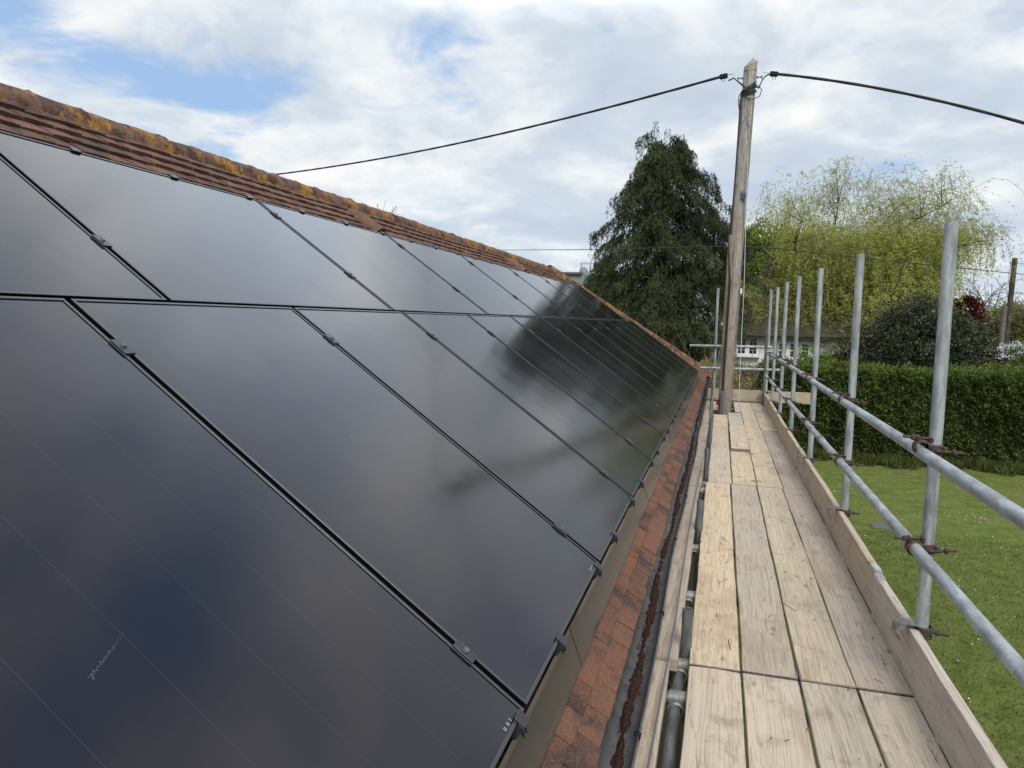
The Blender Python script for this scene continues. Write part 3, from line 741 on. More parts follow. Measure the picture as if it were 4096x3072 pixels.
tube_obj('scaffold_standard', (-.075, 14.8, 0), (-.089, 14.8, .695+CZ), 'tall upright scaffold tube left of the wooden pole', 'scaffold pole', 'outer scaffold uprights')
for i, (x, y, zt_) in enumerate(((-.088, 3.39, -1.317), (-.086, 5.44, -1.284), (-.075, 7.5, -1.239), (-.068, 9.5, -1.178), (-.085, 11.3, -1.142))):
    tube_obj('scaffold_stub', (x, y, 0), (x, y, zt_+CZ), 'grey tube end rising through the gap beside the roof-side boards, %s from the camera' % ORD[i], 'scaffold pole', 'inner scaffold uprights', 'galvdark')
# guard rails
XR = .832; ZU, ZL = -.495+CZ, -.925+CZ
def rail(y0, y1, z, label, x=XR, dz=0): return tube_obj('guard_rail', (x, y0, z), (x, y1, z+dz), label, 'guard rail', 'guard rail tubes along the deck')
rail(-.6, 7.25, ZU-.035, 'near tube of the upper guard rail', dz=.025); rail(7.27, 10.3, ZU, 'middle tube of the upper guard rail'); rail(10.32, 14.3, ZU, 'far tube of the upper guard rail')
rail(-.6, 6.42, ZL, 'near tube of the lower guard rail'); rail(6.44, 11.3, ZL, 'middle tube of the lower guard rail'); rail(11.32, 14.2, ZL, 'far tube of the lower guard rail')
tube_obj('guard_rail', (-.57, 14.74, -.427+CZ), (.95, 14.74, -.413+CZ), 'upper cross tube at the far end of the deck behind the pole', 'guard rail', 'cross tubes at the far end')
tube_obj('guard_rail', (-.36, 14.74, -.855+CZ), (1.11, 14.74, -.842+CZ), 'lower cross tube at the far end of the deck behind the pole', 'guard rail', 'cross tubes at the far end')
for i, (y, z, nm) in enumerate(((7.26, ZU, 'nearer joint of the upper'), (10.31, ZU, 'farther joint of the upper'), (6.43, ZL, 'nearer joint of the lower'), (11.31, ZL, 'farther joint of the lower'))):
    root = empty('sleeve_coupler', (XR, y, z), 'sleeve coupler round the %s guard rail' % nm, 'coupler', 'sleeve couplers')
    mb = MB(); mb.tube([(0, -.06, 0), (0, -.056, 0), (0, .056, 0), (0, .06, 0)], [.027, .030, .030, .027], 18); mb.build('sleeve', M['clip'], root)
    mb = MB(); mb.tube([(-.045, -.02, -.028), (.02, -.02, -.036)], .006, 8); mb.box((-.03, -.02, -.028), (.018, .02, .02), bevel=.003); mb.build('bolt', M['rust'], root)
# couplers
def ring(mb, c, axis, r0, r1, wdt, n=20, a0=0, a1=2*math.pi):
    c = Vector(c); ax = Vector(axis); u = Vector((1, 0, 0)); v = ax.cross(u); rows = []
    for a in np.linspace(a0, a1, n):
        d = u*math.cos(a)+v*math.sin(a); rows.append([c+d*r0-ax*wdt/2, c+d*r1-ax*wdt/2*.8, c+d*r1+ax*wdt/2*.8, c+d*r0+ax*wdt/2])
    mb.grid(rows, False, closed=True)
def nut(mb, c, d, r=.011, l=.012):
    c = Vector(c); d = Vector(d); mb.tube([c-d*l/2, c+d*l/2], r, 6, smooth=False)
def make_coupler(label):
    root = empty('coupler', (0, 0, 0), label, 'coupler', 'rusty right-angle couplers on the guard rails')
    mb = MB(); ring(mb, (0, 0, 0), (0, 1, 0), .0256, .0345, .046)
    mb.box((-.018, 0, .038), (.018, .040, .026), bevel=.006); mb.box((.034, 0, .036), (.022, .044, .030), bevel=.008)
    mb.build('rail_band', M['rust'], root)
    mb = MB(); ring(mb, (.050, 0, -.002), (0, 0, 1), .0256, .0325, .042, a0=-2.2, a1=2.9)
    mb.box((.080, -.028, .0), (.020, .016, .030), bevel=.006)
    mb.build('upright_band', M['rust'], root)
    mb = MB(); mb.tube([(-.075, 0, .040), (.045, 0, .040)], .0062, 8); nut(mb, (-.036, 0, .040), (1, 0, 0), .0125, .014)
    mb.build('bolt', M['rust'], root)
    mb = MB(); mb.tube([(.045, -.040, -.004), (.150, -.030, -.004)], .0062, 8); nut(mb, (.112, -.034, -.004), (1, .1, 0), .0125, .014)
    mb.build('bolt', M['rust'], root)
    return root
first = None
for nm, z in (('upper', ZU), ('lower', ZL)):
    for i, (y, _) in enumerate(stds[:6]):
        lb = 'rusty coupler holding the %s guard rail to the %s upright from the camera' % (nm, ORD[i])
        if first is None: first = make_coupler(lb); c_ = first; first.location = (XR, y, z)
        else: c_ = dup(first, (XR, y, z), lb)
        c_.rotation_euler.y = random.gauss(0, .05)
for x, z, nm in ((-.08, -.427, 'upper'), (-.08, -.855, 'lower')):
    mb = MB(); ring(mb, (0, 0, 0), (1, 0, 0), .0256, .032, .045); ring(mb, (0, .055, 0), (0, 0, 1), .0256, .032, .045); mb.box((0, -.036, .0), (.03, .02, .03), bevel=.005); nut(mb, (0, .0, .04), (0, 0, 1))
    tag(mb.build('coupler', M['clip'], None, (x, 14.74, z+CZ)), 'small coupler where the %s cross tube meets the tall upright left of the pole' % nm, 'coupler')
# toe board clips
def make_clip(label):
    root = empty('toe_board_clip', (0, 0, 0), label, 'clip', 'curled clips over the toe boards')
    mb = MB()
    prof = [(.075, -.020), (.052, .002), (.020, .012), (-.010, .014), (-.032, .010), (-.048, -.004), (-.052, -.024), (-.044, -.042), (-.030, -.050)]
    for t_ in (0, .004):
        mb.grid([[(x*(1-t_*8), yy, z+t_) for yy in (-.026, -.010, .010, .026)] for x, z in prof], True)
    mb.grid([[(x*(1-0), -.026, z), (x*(1-.032), -.026, z+.004)] for x, z in prof], False); mb.grid([[(x, .026, z), (x*(1-.032), .026, z+.004)] for x, z in prof], False)
    mb.build('strap', M['clip'], root)
    mb = MB(); ring(mb, (.050, 0, -.004), (0, 0, 1), .0256, .031, .024); ring(mb, (.050, 0, -.030), (0, 0, 1), .0256, .030, .012); mb.tube([(.07, -.02, -.004), (.125, -.028, -.006)], .006, 8); nut(mb, (.09, -.023, -.005), (1, -.15, 0), .011)
    mb.build('upright_band', M['rust'], root)
    return root
first = None
for i, (y, _) in enumerate(stds):
    lb = 'curled metal clip over the toe board at the %s upright from the camera' % ORD[i]
    lo = (XR, y, ZB+.232)
    if first is None: first = make_clip(lb); first.location = lo
    else: dup(first, lo, lb)
for o_ in [o for o in COL.objects if o.name.startswith('toe_board_clip')]: o_.scale = (1.15, 1.35, 1.15)
# tubes below the deck
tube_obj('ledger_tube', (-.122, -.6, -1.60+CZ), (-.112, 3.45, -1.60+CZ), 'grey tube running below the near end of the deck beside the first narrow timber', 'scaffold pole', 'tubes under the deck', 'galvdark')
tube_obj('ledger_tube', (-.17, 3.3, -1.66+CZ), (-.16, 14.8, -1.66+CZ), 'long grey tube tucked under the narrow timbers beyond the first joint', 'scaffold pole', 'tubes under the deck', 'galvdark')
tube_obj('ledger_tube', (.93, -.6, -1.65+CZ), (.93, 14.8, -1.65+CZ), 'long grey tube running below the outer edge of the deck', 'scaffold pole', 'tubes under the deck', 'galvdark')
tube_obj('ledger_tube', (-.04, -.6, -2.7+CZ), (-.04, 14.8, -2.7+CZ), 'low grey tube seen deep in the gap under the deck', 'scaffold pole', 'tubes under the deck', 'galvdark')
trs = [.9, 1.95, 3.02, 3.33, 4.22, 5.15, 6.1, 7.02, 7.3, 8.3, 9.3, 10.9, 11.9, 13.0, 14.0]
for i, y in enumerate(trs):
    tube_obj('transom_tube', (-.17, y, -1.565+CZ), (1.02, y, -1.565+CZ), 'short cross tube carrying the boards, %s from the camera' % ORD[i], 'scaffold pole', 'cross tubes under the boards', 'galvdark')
    root = empty('putlog_coupler', (-.108, y, -1.575+CZ), 'cast coupler on the long tube under the %s cross tube from the camera' % ORD[i], 'coupler', 'cast couplers in the gap under the deck')
    mb = MB(); ring(mb, (0, 0, -.024), (0, 1, 0), .026, .036, .075); mb.box((.02, 0, .018), (.075, .055, .02), bevel=.008); mb.tube([(-.03, 0, .012), (.045, 0, .012)], .032, 14); mb.build('casting', M['cast'], root)
    mb = MB(); nut(mb, (.035, -.01, -.055), (0, 0, 1), .013, .014); mb.tube([(.035, -.01, -.045), (.035, -.01, -.085)], .006, 8); mb.build('bolt', M['rust'], root)
# wire ties on the deck
for i, (x, y) in enumerate(((.393, 7.33), (.390, 8.9), (.385, 10.0))):
    z = ZB+.006; mb = MB(); mb.box((0, 0, 0), (.10, .010, .004), bevel=.001); mb.box((0, 0, .001), (.009, .05, .005), bevel=.001)
    tag(mb.build('board_tie', M['wire'], None, (x, y, z)), '%s small metal tie bridging the gap between two deck boards' % ('nearest', 'middle', 'farthest')[i], 'tie', 'board ties')
# twigs and flakes left on the deck
mb = MB()
for i in range(85):
    x = random.uniform(.0, .80); y = random.choice((random.uniform(1.8, 4.5), random.uniform(3, 12))); a = random.gauss(math.pi/2, .55); L = random.uniform(.01, .055)
    if random.random() < .4: x = random.gauss(.80, .012); L *= .4
    mb.tube([(x, y, ZB+.006), (x+math.cos(a)*L, y+math.sin(a)*L, ZB+.006)], random.uniform(.0008, .0018), 4)
for i in range(15):
    x = random.gauss(.06, .05) if i % 3 else random.uniform(.42, .6); y = random.uniform(3.7, 5.3) if i % 2 else random.uniform(3.4, 8.5); a = math.pi/2+random.choice((-.35, .3, .1))+random.gauss(0, .12); L = random.uniform(.03, .13)
    if x < -.05: continue
    mb.tube([(x, y, ZB+.004), (x+math.cos(a)*L, y+math.sin(a)*L, ZB+.004)], random.uniform(.0009, .0016), 4)
tag(mb.build('twig_litter', M['debris']), 'dark twigs and crumbs scattered on the deck boards', 'litter', kind='stuff')

# ------------------------------------------------------------------ wooden pole
base = Vector((.115, 13.0, 0)); top = Vector((.273, 13.0, 4.29+CZ)); z0 = -1.45+CZ
slope = (top.x-base.x)/(top.z-z0)
def pole_at(z): return Vector((base.x+slope*(z-z0), 13.0, z))
root = empty('utility_pole', pole_at(0), 'tall weathered wooden pole rising through the far end of the deck', 'pole'); PO = pole_at(0)
mb = MB(); rows = []
for i in range(41):
    z = i/40*top.z; c = pole_at(z); r_ = .114-.010*z/top.z; row = []
    for k in range(24):
        a = 2*math.pi*k/24; gro = .010*math.exp(-((a-4.2)/.16)**2)+.007*math.exp(-((a-5.2)/.12)**2)
        rr = r_*(1+.018*math.sin(3*a+z*.7)+.008*math.sin(7*a+z*2.1))-gro
        zt_ = z + (0 if i < 40 else (.05*math.cos(a-.5)-.02))
        row.append((c.x+math.cos(a)*rr, c.y+math.sin(a)*rr, zt_))
    rows.append(row)
mb.grid(rows, True, closed=True)
mb._add(rows[-1]+[(top.x+.03, 13.0, top.z+.07)], [(k, (k+1) % 24, 24) for k in range(24)])
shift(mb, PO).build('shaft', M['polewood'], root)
# shorter splint pole strapped on its left
mb = MB(); rows = []
for i in range(21):
    z = (1.49+CZ)*i/20; c = Vector((.068+.012*max(0, z-z0), 12.93, 0)); r_ = .060-.006*i/20
    rows.append([(c.x+math.cos(a)*r_*(1+.03*math.sin(3*a+z)), c.y+math.sin(a)*r_, z) for a in np.linspace(0, 2*math.pi, 15)[:-1]])
mb.grid(rows, True, closed=True); mb._add(rows[-1], [tuple(range(14))])
sp_ = shift(mb, PO).build('splint', M['splintwood'], root)
def pole_cable(offs, r_, name='cable', m='cable'):
    mb = MB(); pts = []
    for z, dx, dy in offs:
        c = pole_at(z+CZ); pts.append(c+Vector((dx, dy, 0)))
    mb.tube(pts, r_, 7); return shift(mb, PO).build(name, M[m], root)
pole_cable([(3.7, -.125, -.05), (3.4, -.118, -.06), (2.6, -.112, -.08), (1.9, -.112, -.09), (1.4, -.11, -.10), (1.0, -.10, -.115), (.7, -.060, -.135), (.2, -.055, -.14), (-.4, -.050, -.14), (-.85, -.045, -.14), (-1.15, -.04, -.14)], .012)
pole_cable([(3.8, -.118, -.05), (3.0, -.110, -.07), (2.0, -.116, -.08), (1.55, -.14, -.09), (1.2, -.125, -.11), (.75, -.08, -.14), (.1, -.075, -.145), (-.5, -.068, -.145), (-1.15, -.058, -.145)], .010)
pole_cable([(3.75, .02, -.112), (3.55, .0, -.115), (2.9, .055, -.10), (2.0, .07, -.10), (1.2, .095, -.08), (.4, .112, -.06), (-.5, .118, -.05), (-1.4, .122, -.05)], .004, 'wire', 'wire')
mb = MB(); c = pole_at(CZ-1.35); mb.box((c.x-.045, c.y-.15, CZ-1.34), (.062, .05, .42), bevel=.01); shift(mb, PO).build('cable_cover', M['pipegrey'], root)
mb = MB(); c = pole_at(2.02+CZ)
mb.box((c.x+.025, c.y-.125, 2.12+CZ), (.045, .03, .11), bevel=.006); mb.box((c.x+.075, c.y-.115, 2.13+CZ), (.035, .03, .10), bevel=.006); mb.tube([(c.x+.02, c.y-.14, 2.20+CZ), (c.x+.03, c.y-.15, 2.06+CZ), (c.x+.055, c.y-.14, 2.02+CZ), (c.x+.075, c.y-.13, 2.10+CZ)], .008, 6)
shift(mb, PO).build('service_bracket', M['pipegrey'], root)
mb = MB(); c = pole_at(.58+CZ); mb.box((c.x+.125, c.y-.05, .56+CZ), (.035, .04, .09), bevel=.005); shift(mb, PO).build('junction_box', M['whitepaint'], root)
mb = MB(); c = pole_at(CZ-1.28)
mb.tube([(c.x-.19, c.y-.12, CZ-1.29), (c.x-.165, c.y-.12, CZ-1.285), (c.x-.15, c.y-.12, CZ-1.28), (c.x-.125, c.y-.12, CZ-1.28), (c.x-.10, c.y-.11, CZ-1.282)], [.018, .030, .022, .032, .026], 12); mb.tube([(c.x-.11, c.y-.11, CZ-1.31), (c.x-.11, c.y-.11, CZ-1.37)], [.03, .034], 12)
shift(mb, PO).build('insulator', M['insul'], root)
# collar of cable loops, clamps, stays at the top
mb = MB()
zc = 3.86+CZ; c = pole_at(zc)
for k in range(9):
    r_ = .115+.012*random.random(); dz = random.uniform(-.10, .06); tl = random.uniform(.0, .07); a0 = random.uniform(2.8, 3.4); a1 = random.uniform(5.9, 6.6)
    mb.tube([(c.x+math.cos(a)*r_, c.y+math.sin(a)*r_, zc+dz+tl*math.cos(a)*1.2-.03*math.sin((a-a0)/(a1-a0)*math.pi)) for a in np.linspace(a0, a1, 12)], .008, 6)
for k in range(4):
    o_ = random.uniform(-.02, .02); mb.tube([(c.x+.095, c.y-.07, zc+.02+o_), (c.x+.15, c.y-.10, zc-.02+o_), (c.x+.19, c.y-.06, zc+.10), (c.x+.24, c.y, zc+.19+o_*.4), (c.x+.31, c.y, zc+.225+o_*.5)], .009, 6)
    mb.tube([(c.x-.06, c.y-.10, zc+.0+o_), (c.x-.13, c.y-.10, zc+.06+o_), (c.x-.19, c.y-.03, zc+.14), (c.x-.25, c.y, zc+.20+o_*.4), (c.x-.33, c.y, zc+.16+o_*.5)], .009, 6)
mb.tube([(c.x+.14, c.y-.08, zc+.04), (c.x+.20, c.y-.08, zc-.04), (c.x+.17, c.y-.09, zc-.14), (c.x+.08, c.y-.12, zc-.19), (c.x-.03, c.y-.12, zc-.17), (c.x-.10, c.y-.10, zc-.08)], .007, 6)
mb.tube([(c.x-.10, c.y-.10, zc-.04), (c.x-.15, c.y-.06, zc-.10), (c.x-.155, c.y-.05, zc-.22), (c.x-.125, c.y-.05, zc-.4)], .008, 6)
shift(mb, PO).build('cable_loops', M['cable'], root)
mb = MB(); zc2 = 4.05+CZ; c2_ = pole_at(zc2)
for sg in (-1, 1):
    mb.tube([(c2_.x+sg*.09, c2_.y, zc2), (c2_.x+sg*.13, c2_.y, zc2)], .02, 10); mb.tube([(c2_.x+sg*.12, c2_.y, zc2), (c2_.x+sg*.20, c2_.y, zc2+.005)], .010, 8)
    mb.tube([(c2_.x+sg*.18, c2_.y, zc2+.02), (c2_.x+sg*.19, c2_.y, zc2-.035)], .011, 8)
ring(mb, (c2_.x, c2_.y, zc2+.10), (0, 0, 1), .104, .109, .012)
shift(mb, PO).build('anchor_bolts', M['cast'], root)
# overhead bundle cables
def bundle(pts, label, r_=.012, n=4, twist=2.6):
    pts = [Vector(p) for p in pts]; P0 = pts[0]; mb = MB(); m_ = 260; cr_ = []
    def cat(u):
        x = u*(len(pts)-1); i = min(int(x), len(pts)-2); t = x-i
        p = [pts[max(0, min(len(pts)-1, i+k))] for k in (-1, 0, 1, 2)]
        return .5*((2*p[1])+(p[2]-p[0])*t+(2*p[0]-5*p[1]+4*p[2]-p[3])*t*t+(3*p[1]-3*p[2]+p[0]*1-p[0]*2+p[3])*t**3) if False else p[1]*(1-t)+p[2]*t
    L = sum((pts[i+1]-pts[i]).length for i in range(len(pts)-1))
    for k in range(n):
        q = []
        for i in range(m_+1):
            u = i/m_; c = cat(u); a = 2*math.pi*k/n + u*L*twist
            q.append(c+Vector((0, math.cos(a), math.sin(a)))*r_*.95 - P0)
        mb.tube(q, r_, 6)
    o = mb.build('overhead_cable', M['cable'], None, P0); return tag(o, label, 'overhead cable', 'thick twisted cables from the pole top')
def sagline(A, Bp, sag_, n=24): return [A.lerp(Bp, i/n)-Vector((0, 0, sag_*4*(i/n)*(1-i/n))) for i in range(n+1)]
LA = Vector((-.17, 13, 4.10+CZ)); LB = at(1110, 697, 20); LC = LB+(LB-LA)*.6
mid = at(2048, 525, 13+7*.42)
def quadfit(A, Mi, Bp, n=30, t0=0, t1=1.5):
    tm = (Mi.x-A.x)/(Bp.x-A.x); C = (Mi-A*(1-tm)-Bp*tm)/(tm*(1-tm)); return [A*(1-t)+Bp*t+C*(t*(1-t)) for t in np.linspace(t0, t1, n)]
ptsL = quadfit(LA, mid, LB, 36, 0, 2.1); 
bundle(ptsL, 'thick twisted black cable running from the pole top down to the left behind the ridge')
RA_ = Vector((.66, 13, 4.085+CZ)); RBb = at(4096, 492, 12); mr = at(3600, 370, 13-.42)
bundle(quadfit(RA_, mr, RBb, 30, 0, 1.6), 'thick twisted black cable running from the pole top away to the right')
for P0, sg, lb in ((LA, -1, 'left'), (RA_, 1, 'right')):
    root2 = empty('cable_clamp', P0, 'black block clamp gripping the %s overhead cable beside the pole top' % lb, 'cable clamp', 'block clamps by the pole top')
    mb = MB(); Mr = Matrix.Rotation(sg*.14, 3, 'Y'); mb.box((-sg*.02, 0, 0), (.13, .06, .075), Mr, bevel=.01); mb.build('block', M['rail'], root2)
    mb = MB(); mb.tube([(-sg*.04, 0, -.02), (-sg*.035, 0, -.085)], .005, 6); mb.tube([(sg*.01, 0, -.02), (sg*.0, 0, -.09)], .005, 6)
    mb.tube([(-sg*.08, 0, .02), (-sg*.19, 0, .03)], .004, 5); mb.build('bolts', M['cable'], root2)
# thin telephone wires
def wire(name, pts, r_, label, cat, m='cable', group=None):
    pts = [Vector(p) for p in pts]; mb = MB(); mb.tube([p-pts[0] for p in pts], r_, 6); return tag(mb.build(name, M[m], None, pts[0]), label, cat, group)
A = at(2893, 985, 12.98)
wire('telephone_wire', [A, at(2600, 993, 15), at(2300, 999, 18), at(2000, 1000, 22), at(1700, 996, 27), at(1400, 985, 33)], .0085, 'thin black wire crossing low behind the ridge to the wooden pole', 'wire', group='thin telephone wires')
A2 = A+Vector((.12, 0, 0))
wire('telephone_wire', [A2, at(3100, 993, 14), at(3300, 1015, 15), at(3550, 1042, 17), at(3800, 1068, 19), at(4096, 1098, 22), at(4500, 1135, 27)], .009, 'thin black wire running right from the wooden pole across the willow', 'wire', group='thin telephone wires')
# grey cable over the timbers and up to the pole; hanging string
pts = [(-.165, -.5, -1.438), (-.165, 1.2, -1.44), (-.163, 2.329, -1.45), (-.159, 2.773, -1.45), (-.149, 3.464, -1.45), (-.150, 3.944, -1.45), (-.152, 5.05, -1.45), (-.145, 6.07, -1.45), (-.136, 6.84, -1.45), (-.108, 9.9, -1.32), (-.095, 12.0, -1.153+.35)]
pts = [Vector((a, b2, c+CZ)) for a, b2, c in pts[:-2]]+[at(2815, 1822, 8.2), at(2836, 1700, 9.6), at(2850, 1590, 11), at(2868, 1465, 12.2), at(2879, 1402, 12.8)]
wire('loose_cable', pts, .0048, 'grey cable lying along the narrow timbers and rising to the wooden pole', 'cable', 'wire')
pts = [at(2950, 1802, 9.1)+Vector((0, 0, .05)), at(2953, 1700, 9.6), at(2957, 1560, 10.4), at(2966, 1350, 11.4), at(2976, 1150, 12.1), at(2986, 800, 12.6), at(2992, 560, 12.84)]
wire('stay_cord', pts, .0052, 'thin pale cord stretched from the deck up the front of the pole', 'cord', 'zincwire')
# coil of wire on the left upright
mb = MB()
for k in range(4):
    r_ = .15+.02*random.random(); tx = random.uniform(-.2, .2); c = Vector((-.02+random.uniform(-.02, .02), 0, random.uniform(-.03, .03)))
    mb.tube([c+Vector((math.cos(a)*r_, .04*math.sin(a*2+k), math.sin(a)*r_*1.05+tx*.1*math.cos(a))) for a in np.linspace(0, 2*math.pi*(.75 if k else 1), 26)], .003, 5)
tag(mb.build('wire_coil', M['greytwig'], None, at(2870, 1315, 14.72)), 'loose ring of grey wire hanging on the upright left of the pole', 'wire')

# ------------------------------------------------------------------ trees and shrubs
def limb(mb, p, d, L, r0, depth, spread=.6, kids=3, up=.1, tips=None, minr=.006):
    pts = [p]; dd = Vector(d).normalized(); n = 5
    for i in range(n):
        dd = (dd+Vector((random.gauss(0, .12), random.gauss(0, .12), random.gauss(0, .08)+up*.2))).normalized(); pts.append(pts[-1]+dd*L/n)
    mb.tube(pts, [max(minr, r0*(1-.55*i/n)) for i in range(n+1)], 6 if r0 > .03 else 4, caps=False)
    if depth > 0:
        for k in range(kids):
            i = random.randint(2, n); q = dd+Vector((random.gauss(0, spread), random.gauss(0, spread), random.gauss(0, spread*.7)))
            limb(mb, pts[i], q, L*random.uniform(.55, .8), r0*.55, depth-1, spread, kids, up, tips, minr)
    elif tips is not None: tips.append(pts[-1])
def profile(tab, z): return np.interp(z, [t[0] for t in tab], [t[1] for t in tab])
# --- big dark conifer with drooping sprays
def conifer():
    cx, cy = -1.85, 26.0
    root = empty('conifer', (cx, cy, 0), 'big dark green conifer with drooping sprays left of the wooden pole', 'tree')
    mb = MB(); mb.tube([(0, 0, 0), (.05, 0, 3), (-.1, 0, 6), (-.3, 0, 9), (-.4, 0, 10.1)], [.32, .26, .18, .09, .02], 10)
    # bare lower limbs
    for k in range(38):
        a = random.uniform(0, 2*math.pi); z = random.uniform(1.0, 6.5); L = random.uniform(1.0, 2.3)
        d = Vector((math.cos(a), math.sin(a), random.uniform(-.1, .35))); limb(mb, Vector((0, 0, z)), d, L, .035, 1, .5, 2, -.2)
    shift(mb, (0, 0, 0)).build('trunk', M['bark'], root)
    tl = [(0.3, 1.9), (1.6, 2.3), (3.0, 2.5), (4.15, 2.5), (5.5, 2.45), (6.7, 2.5), (7.4, 1.95), (7.9, 1.6), (8.6, 1.3), (9.3, 1.0), (10.1, .55), (10.6, .15)]
    tr_ = [(0.3, 2.2), (1.6, 2.5), (3.0, 2.6), (4.15, 2.6), (5.5, 2.75), (6.7, 2.8), (7.9, 2.3), (8.6, 1.75), (9.3, 1.0), (9.9, .6), (10.3, .2)]
    Pl, Dl, Vc = [], [], []
    nb = 560
    for i in range(nb):
        z0 = .4 + 9.5*(i/nb)**1.12; a = rng.uniform(0, 2*math.pi)
        fx = math.cos(a); tab = tl if fx < 0 else tr_
        Rm = profile(tab, z0+.3)*abs(fx)**.5 if abs(fx) > .5 else 0
        Rm = profile(tab, z0+.2)*fx*fx + 2.5*(1-z0/11.5)**.55*(1-fx*fx) + .15
        Rm = max(.25, Rm*rng.choice([rng.uniform(.5, .85), rng.uniform(.85, 1.25)]))
        rise = rng.uniform(.1, .6)*min(1, Rm); droop = rng.uniform(.35, .8)*Rm*.5
        nsp = int(20+Rm*34); bv_ = rng.uniform(-.12, .12); wd_ = rng.uniform(.12, .30)
        wv = rng.normal()*.12
        for k in range(nsp):
            u = 1-(rng.random()**1.6)*.72
            x = fx*Rm*u - .04*z0 + .12; y = math.sin(a)*Rm*u; z = z0 + rise*math.sin(min(1, u*1.3)*math.pi*.6) - droop*u**3
            ww = rng.normal()*wd_*(u*1.2); bx = -math.sin(a)*ww; by = math.cos(a)*ww; z -= ww*ww*1.6
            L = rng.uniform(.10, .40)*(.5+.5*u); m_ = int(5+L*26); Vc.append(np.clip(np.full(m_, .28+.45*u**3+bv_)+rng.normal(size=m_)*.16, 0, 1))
            t = np.sort(rng.random(m_)); sw = rng.normal(size=2)*.12
            px_ = x+bx+sw[0]*t*L+fx*.22*t*(1-t)+rng.normal(size=m_)*.018; py_ = y+by+sw[1]*t*L+math.sin(a)*.22*t*(1-t)+rng.normal(size=m_)*.018; pz = z-t*L+.05*rng.normal()
            Pl.append(np.stack([px_, py_, pz], 1))
            d = np.stack([rng.normal(size=m_)*.5+fx*.4, rng.normal(size=m_)*.5+math.sin(a)*.4, -np.ones(m_)*.9], 1); Dl.append(d)
    for (dx, zt_) in ((-.62, 10.75), (-.2, 10.5), (.28, 10.25)):
        m_ = 260; t = rng.random(m_); z = zt_-t*1.6; r_ = .05+.35*t*rng.random(m_); a = rng.uniform(0, 6.28, m_)
        Pl.append(np.stack([dx+np.cos(a)*r_, np.sin(a)*r_, z], 1)); Dl.append(np.stack([np.cos(a)*.5, np.sin(a)*.5, -np.ones(m_)*.8], 1)); Vc.append(rng.random(m_))
    P = np.concatenate(Pl); D = np.concatenate(Dl)
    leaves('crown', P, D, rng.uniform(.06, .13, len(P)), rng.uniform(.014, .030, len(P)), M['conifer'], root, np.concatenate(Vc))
conifer()
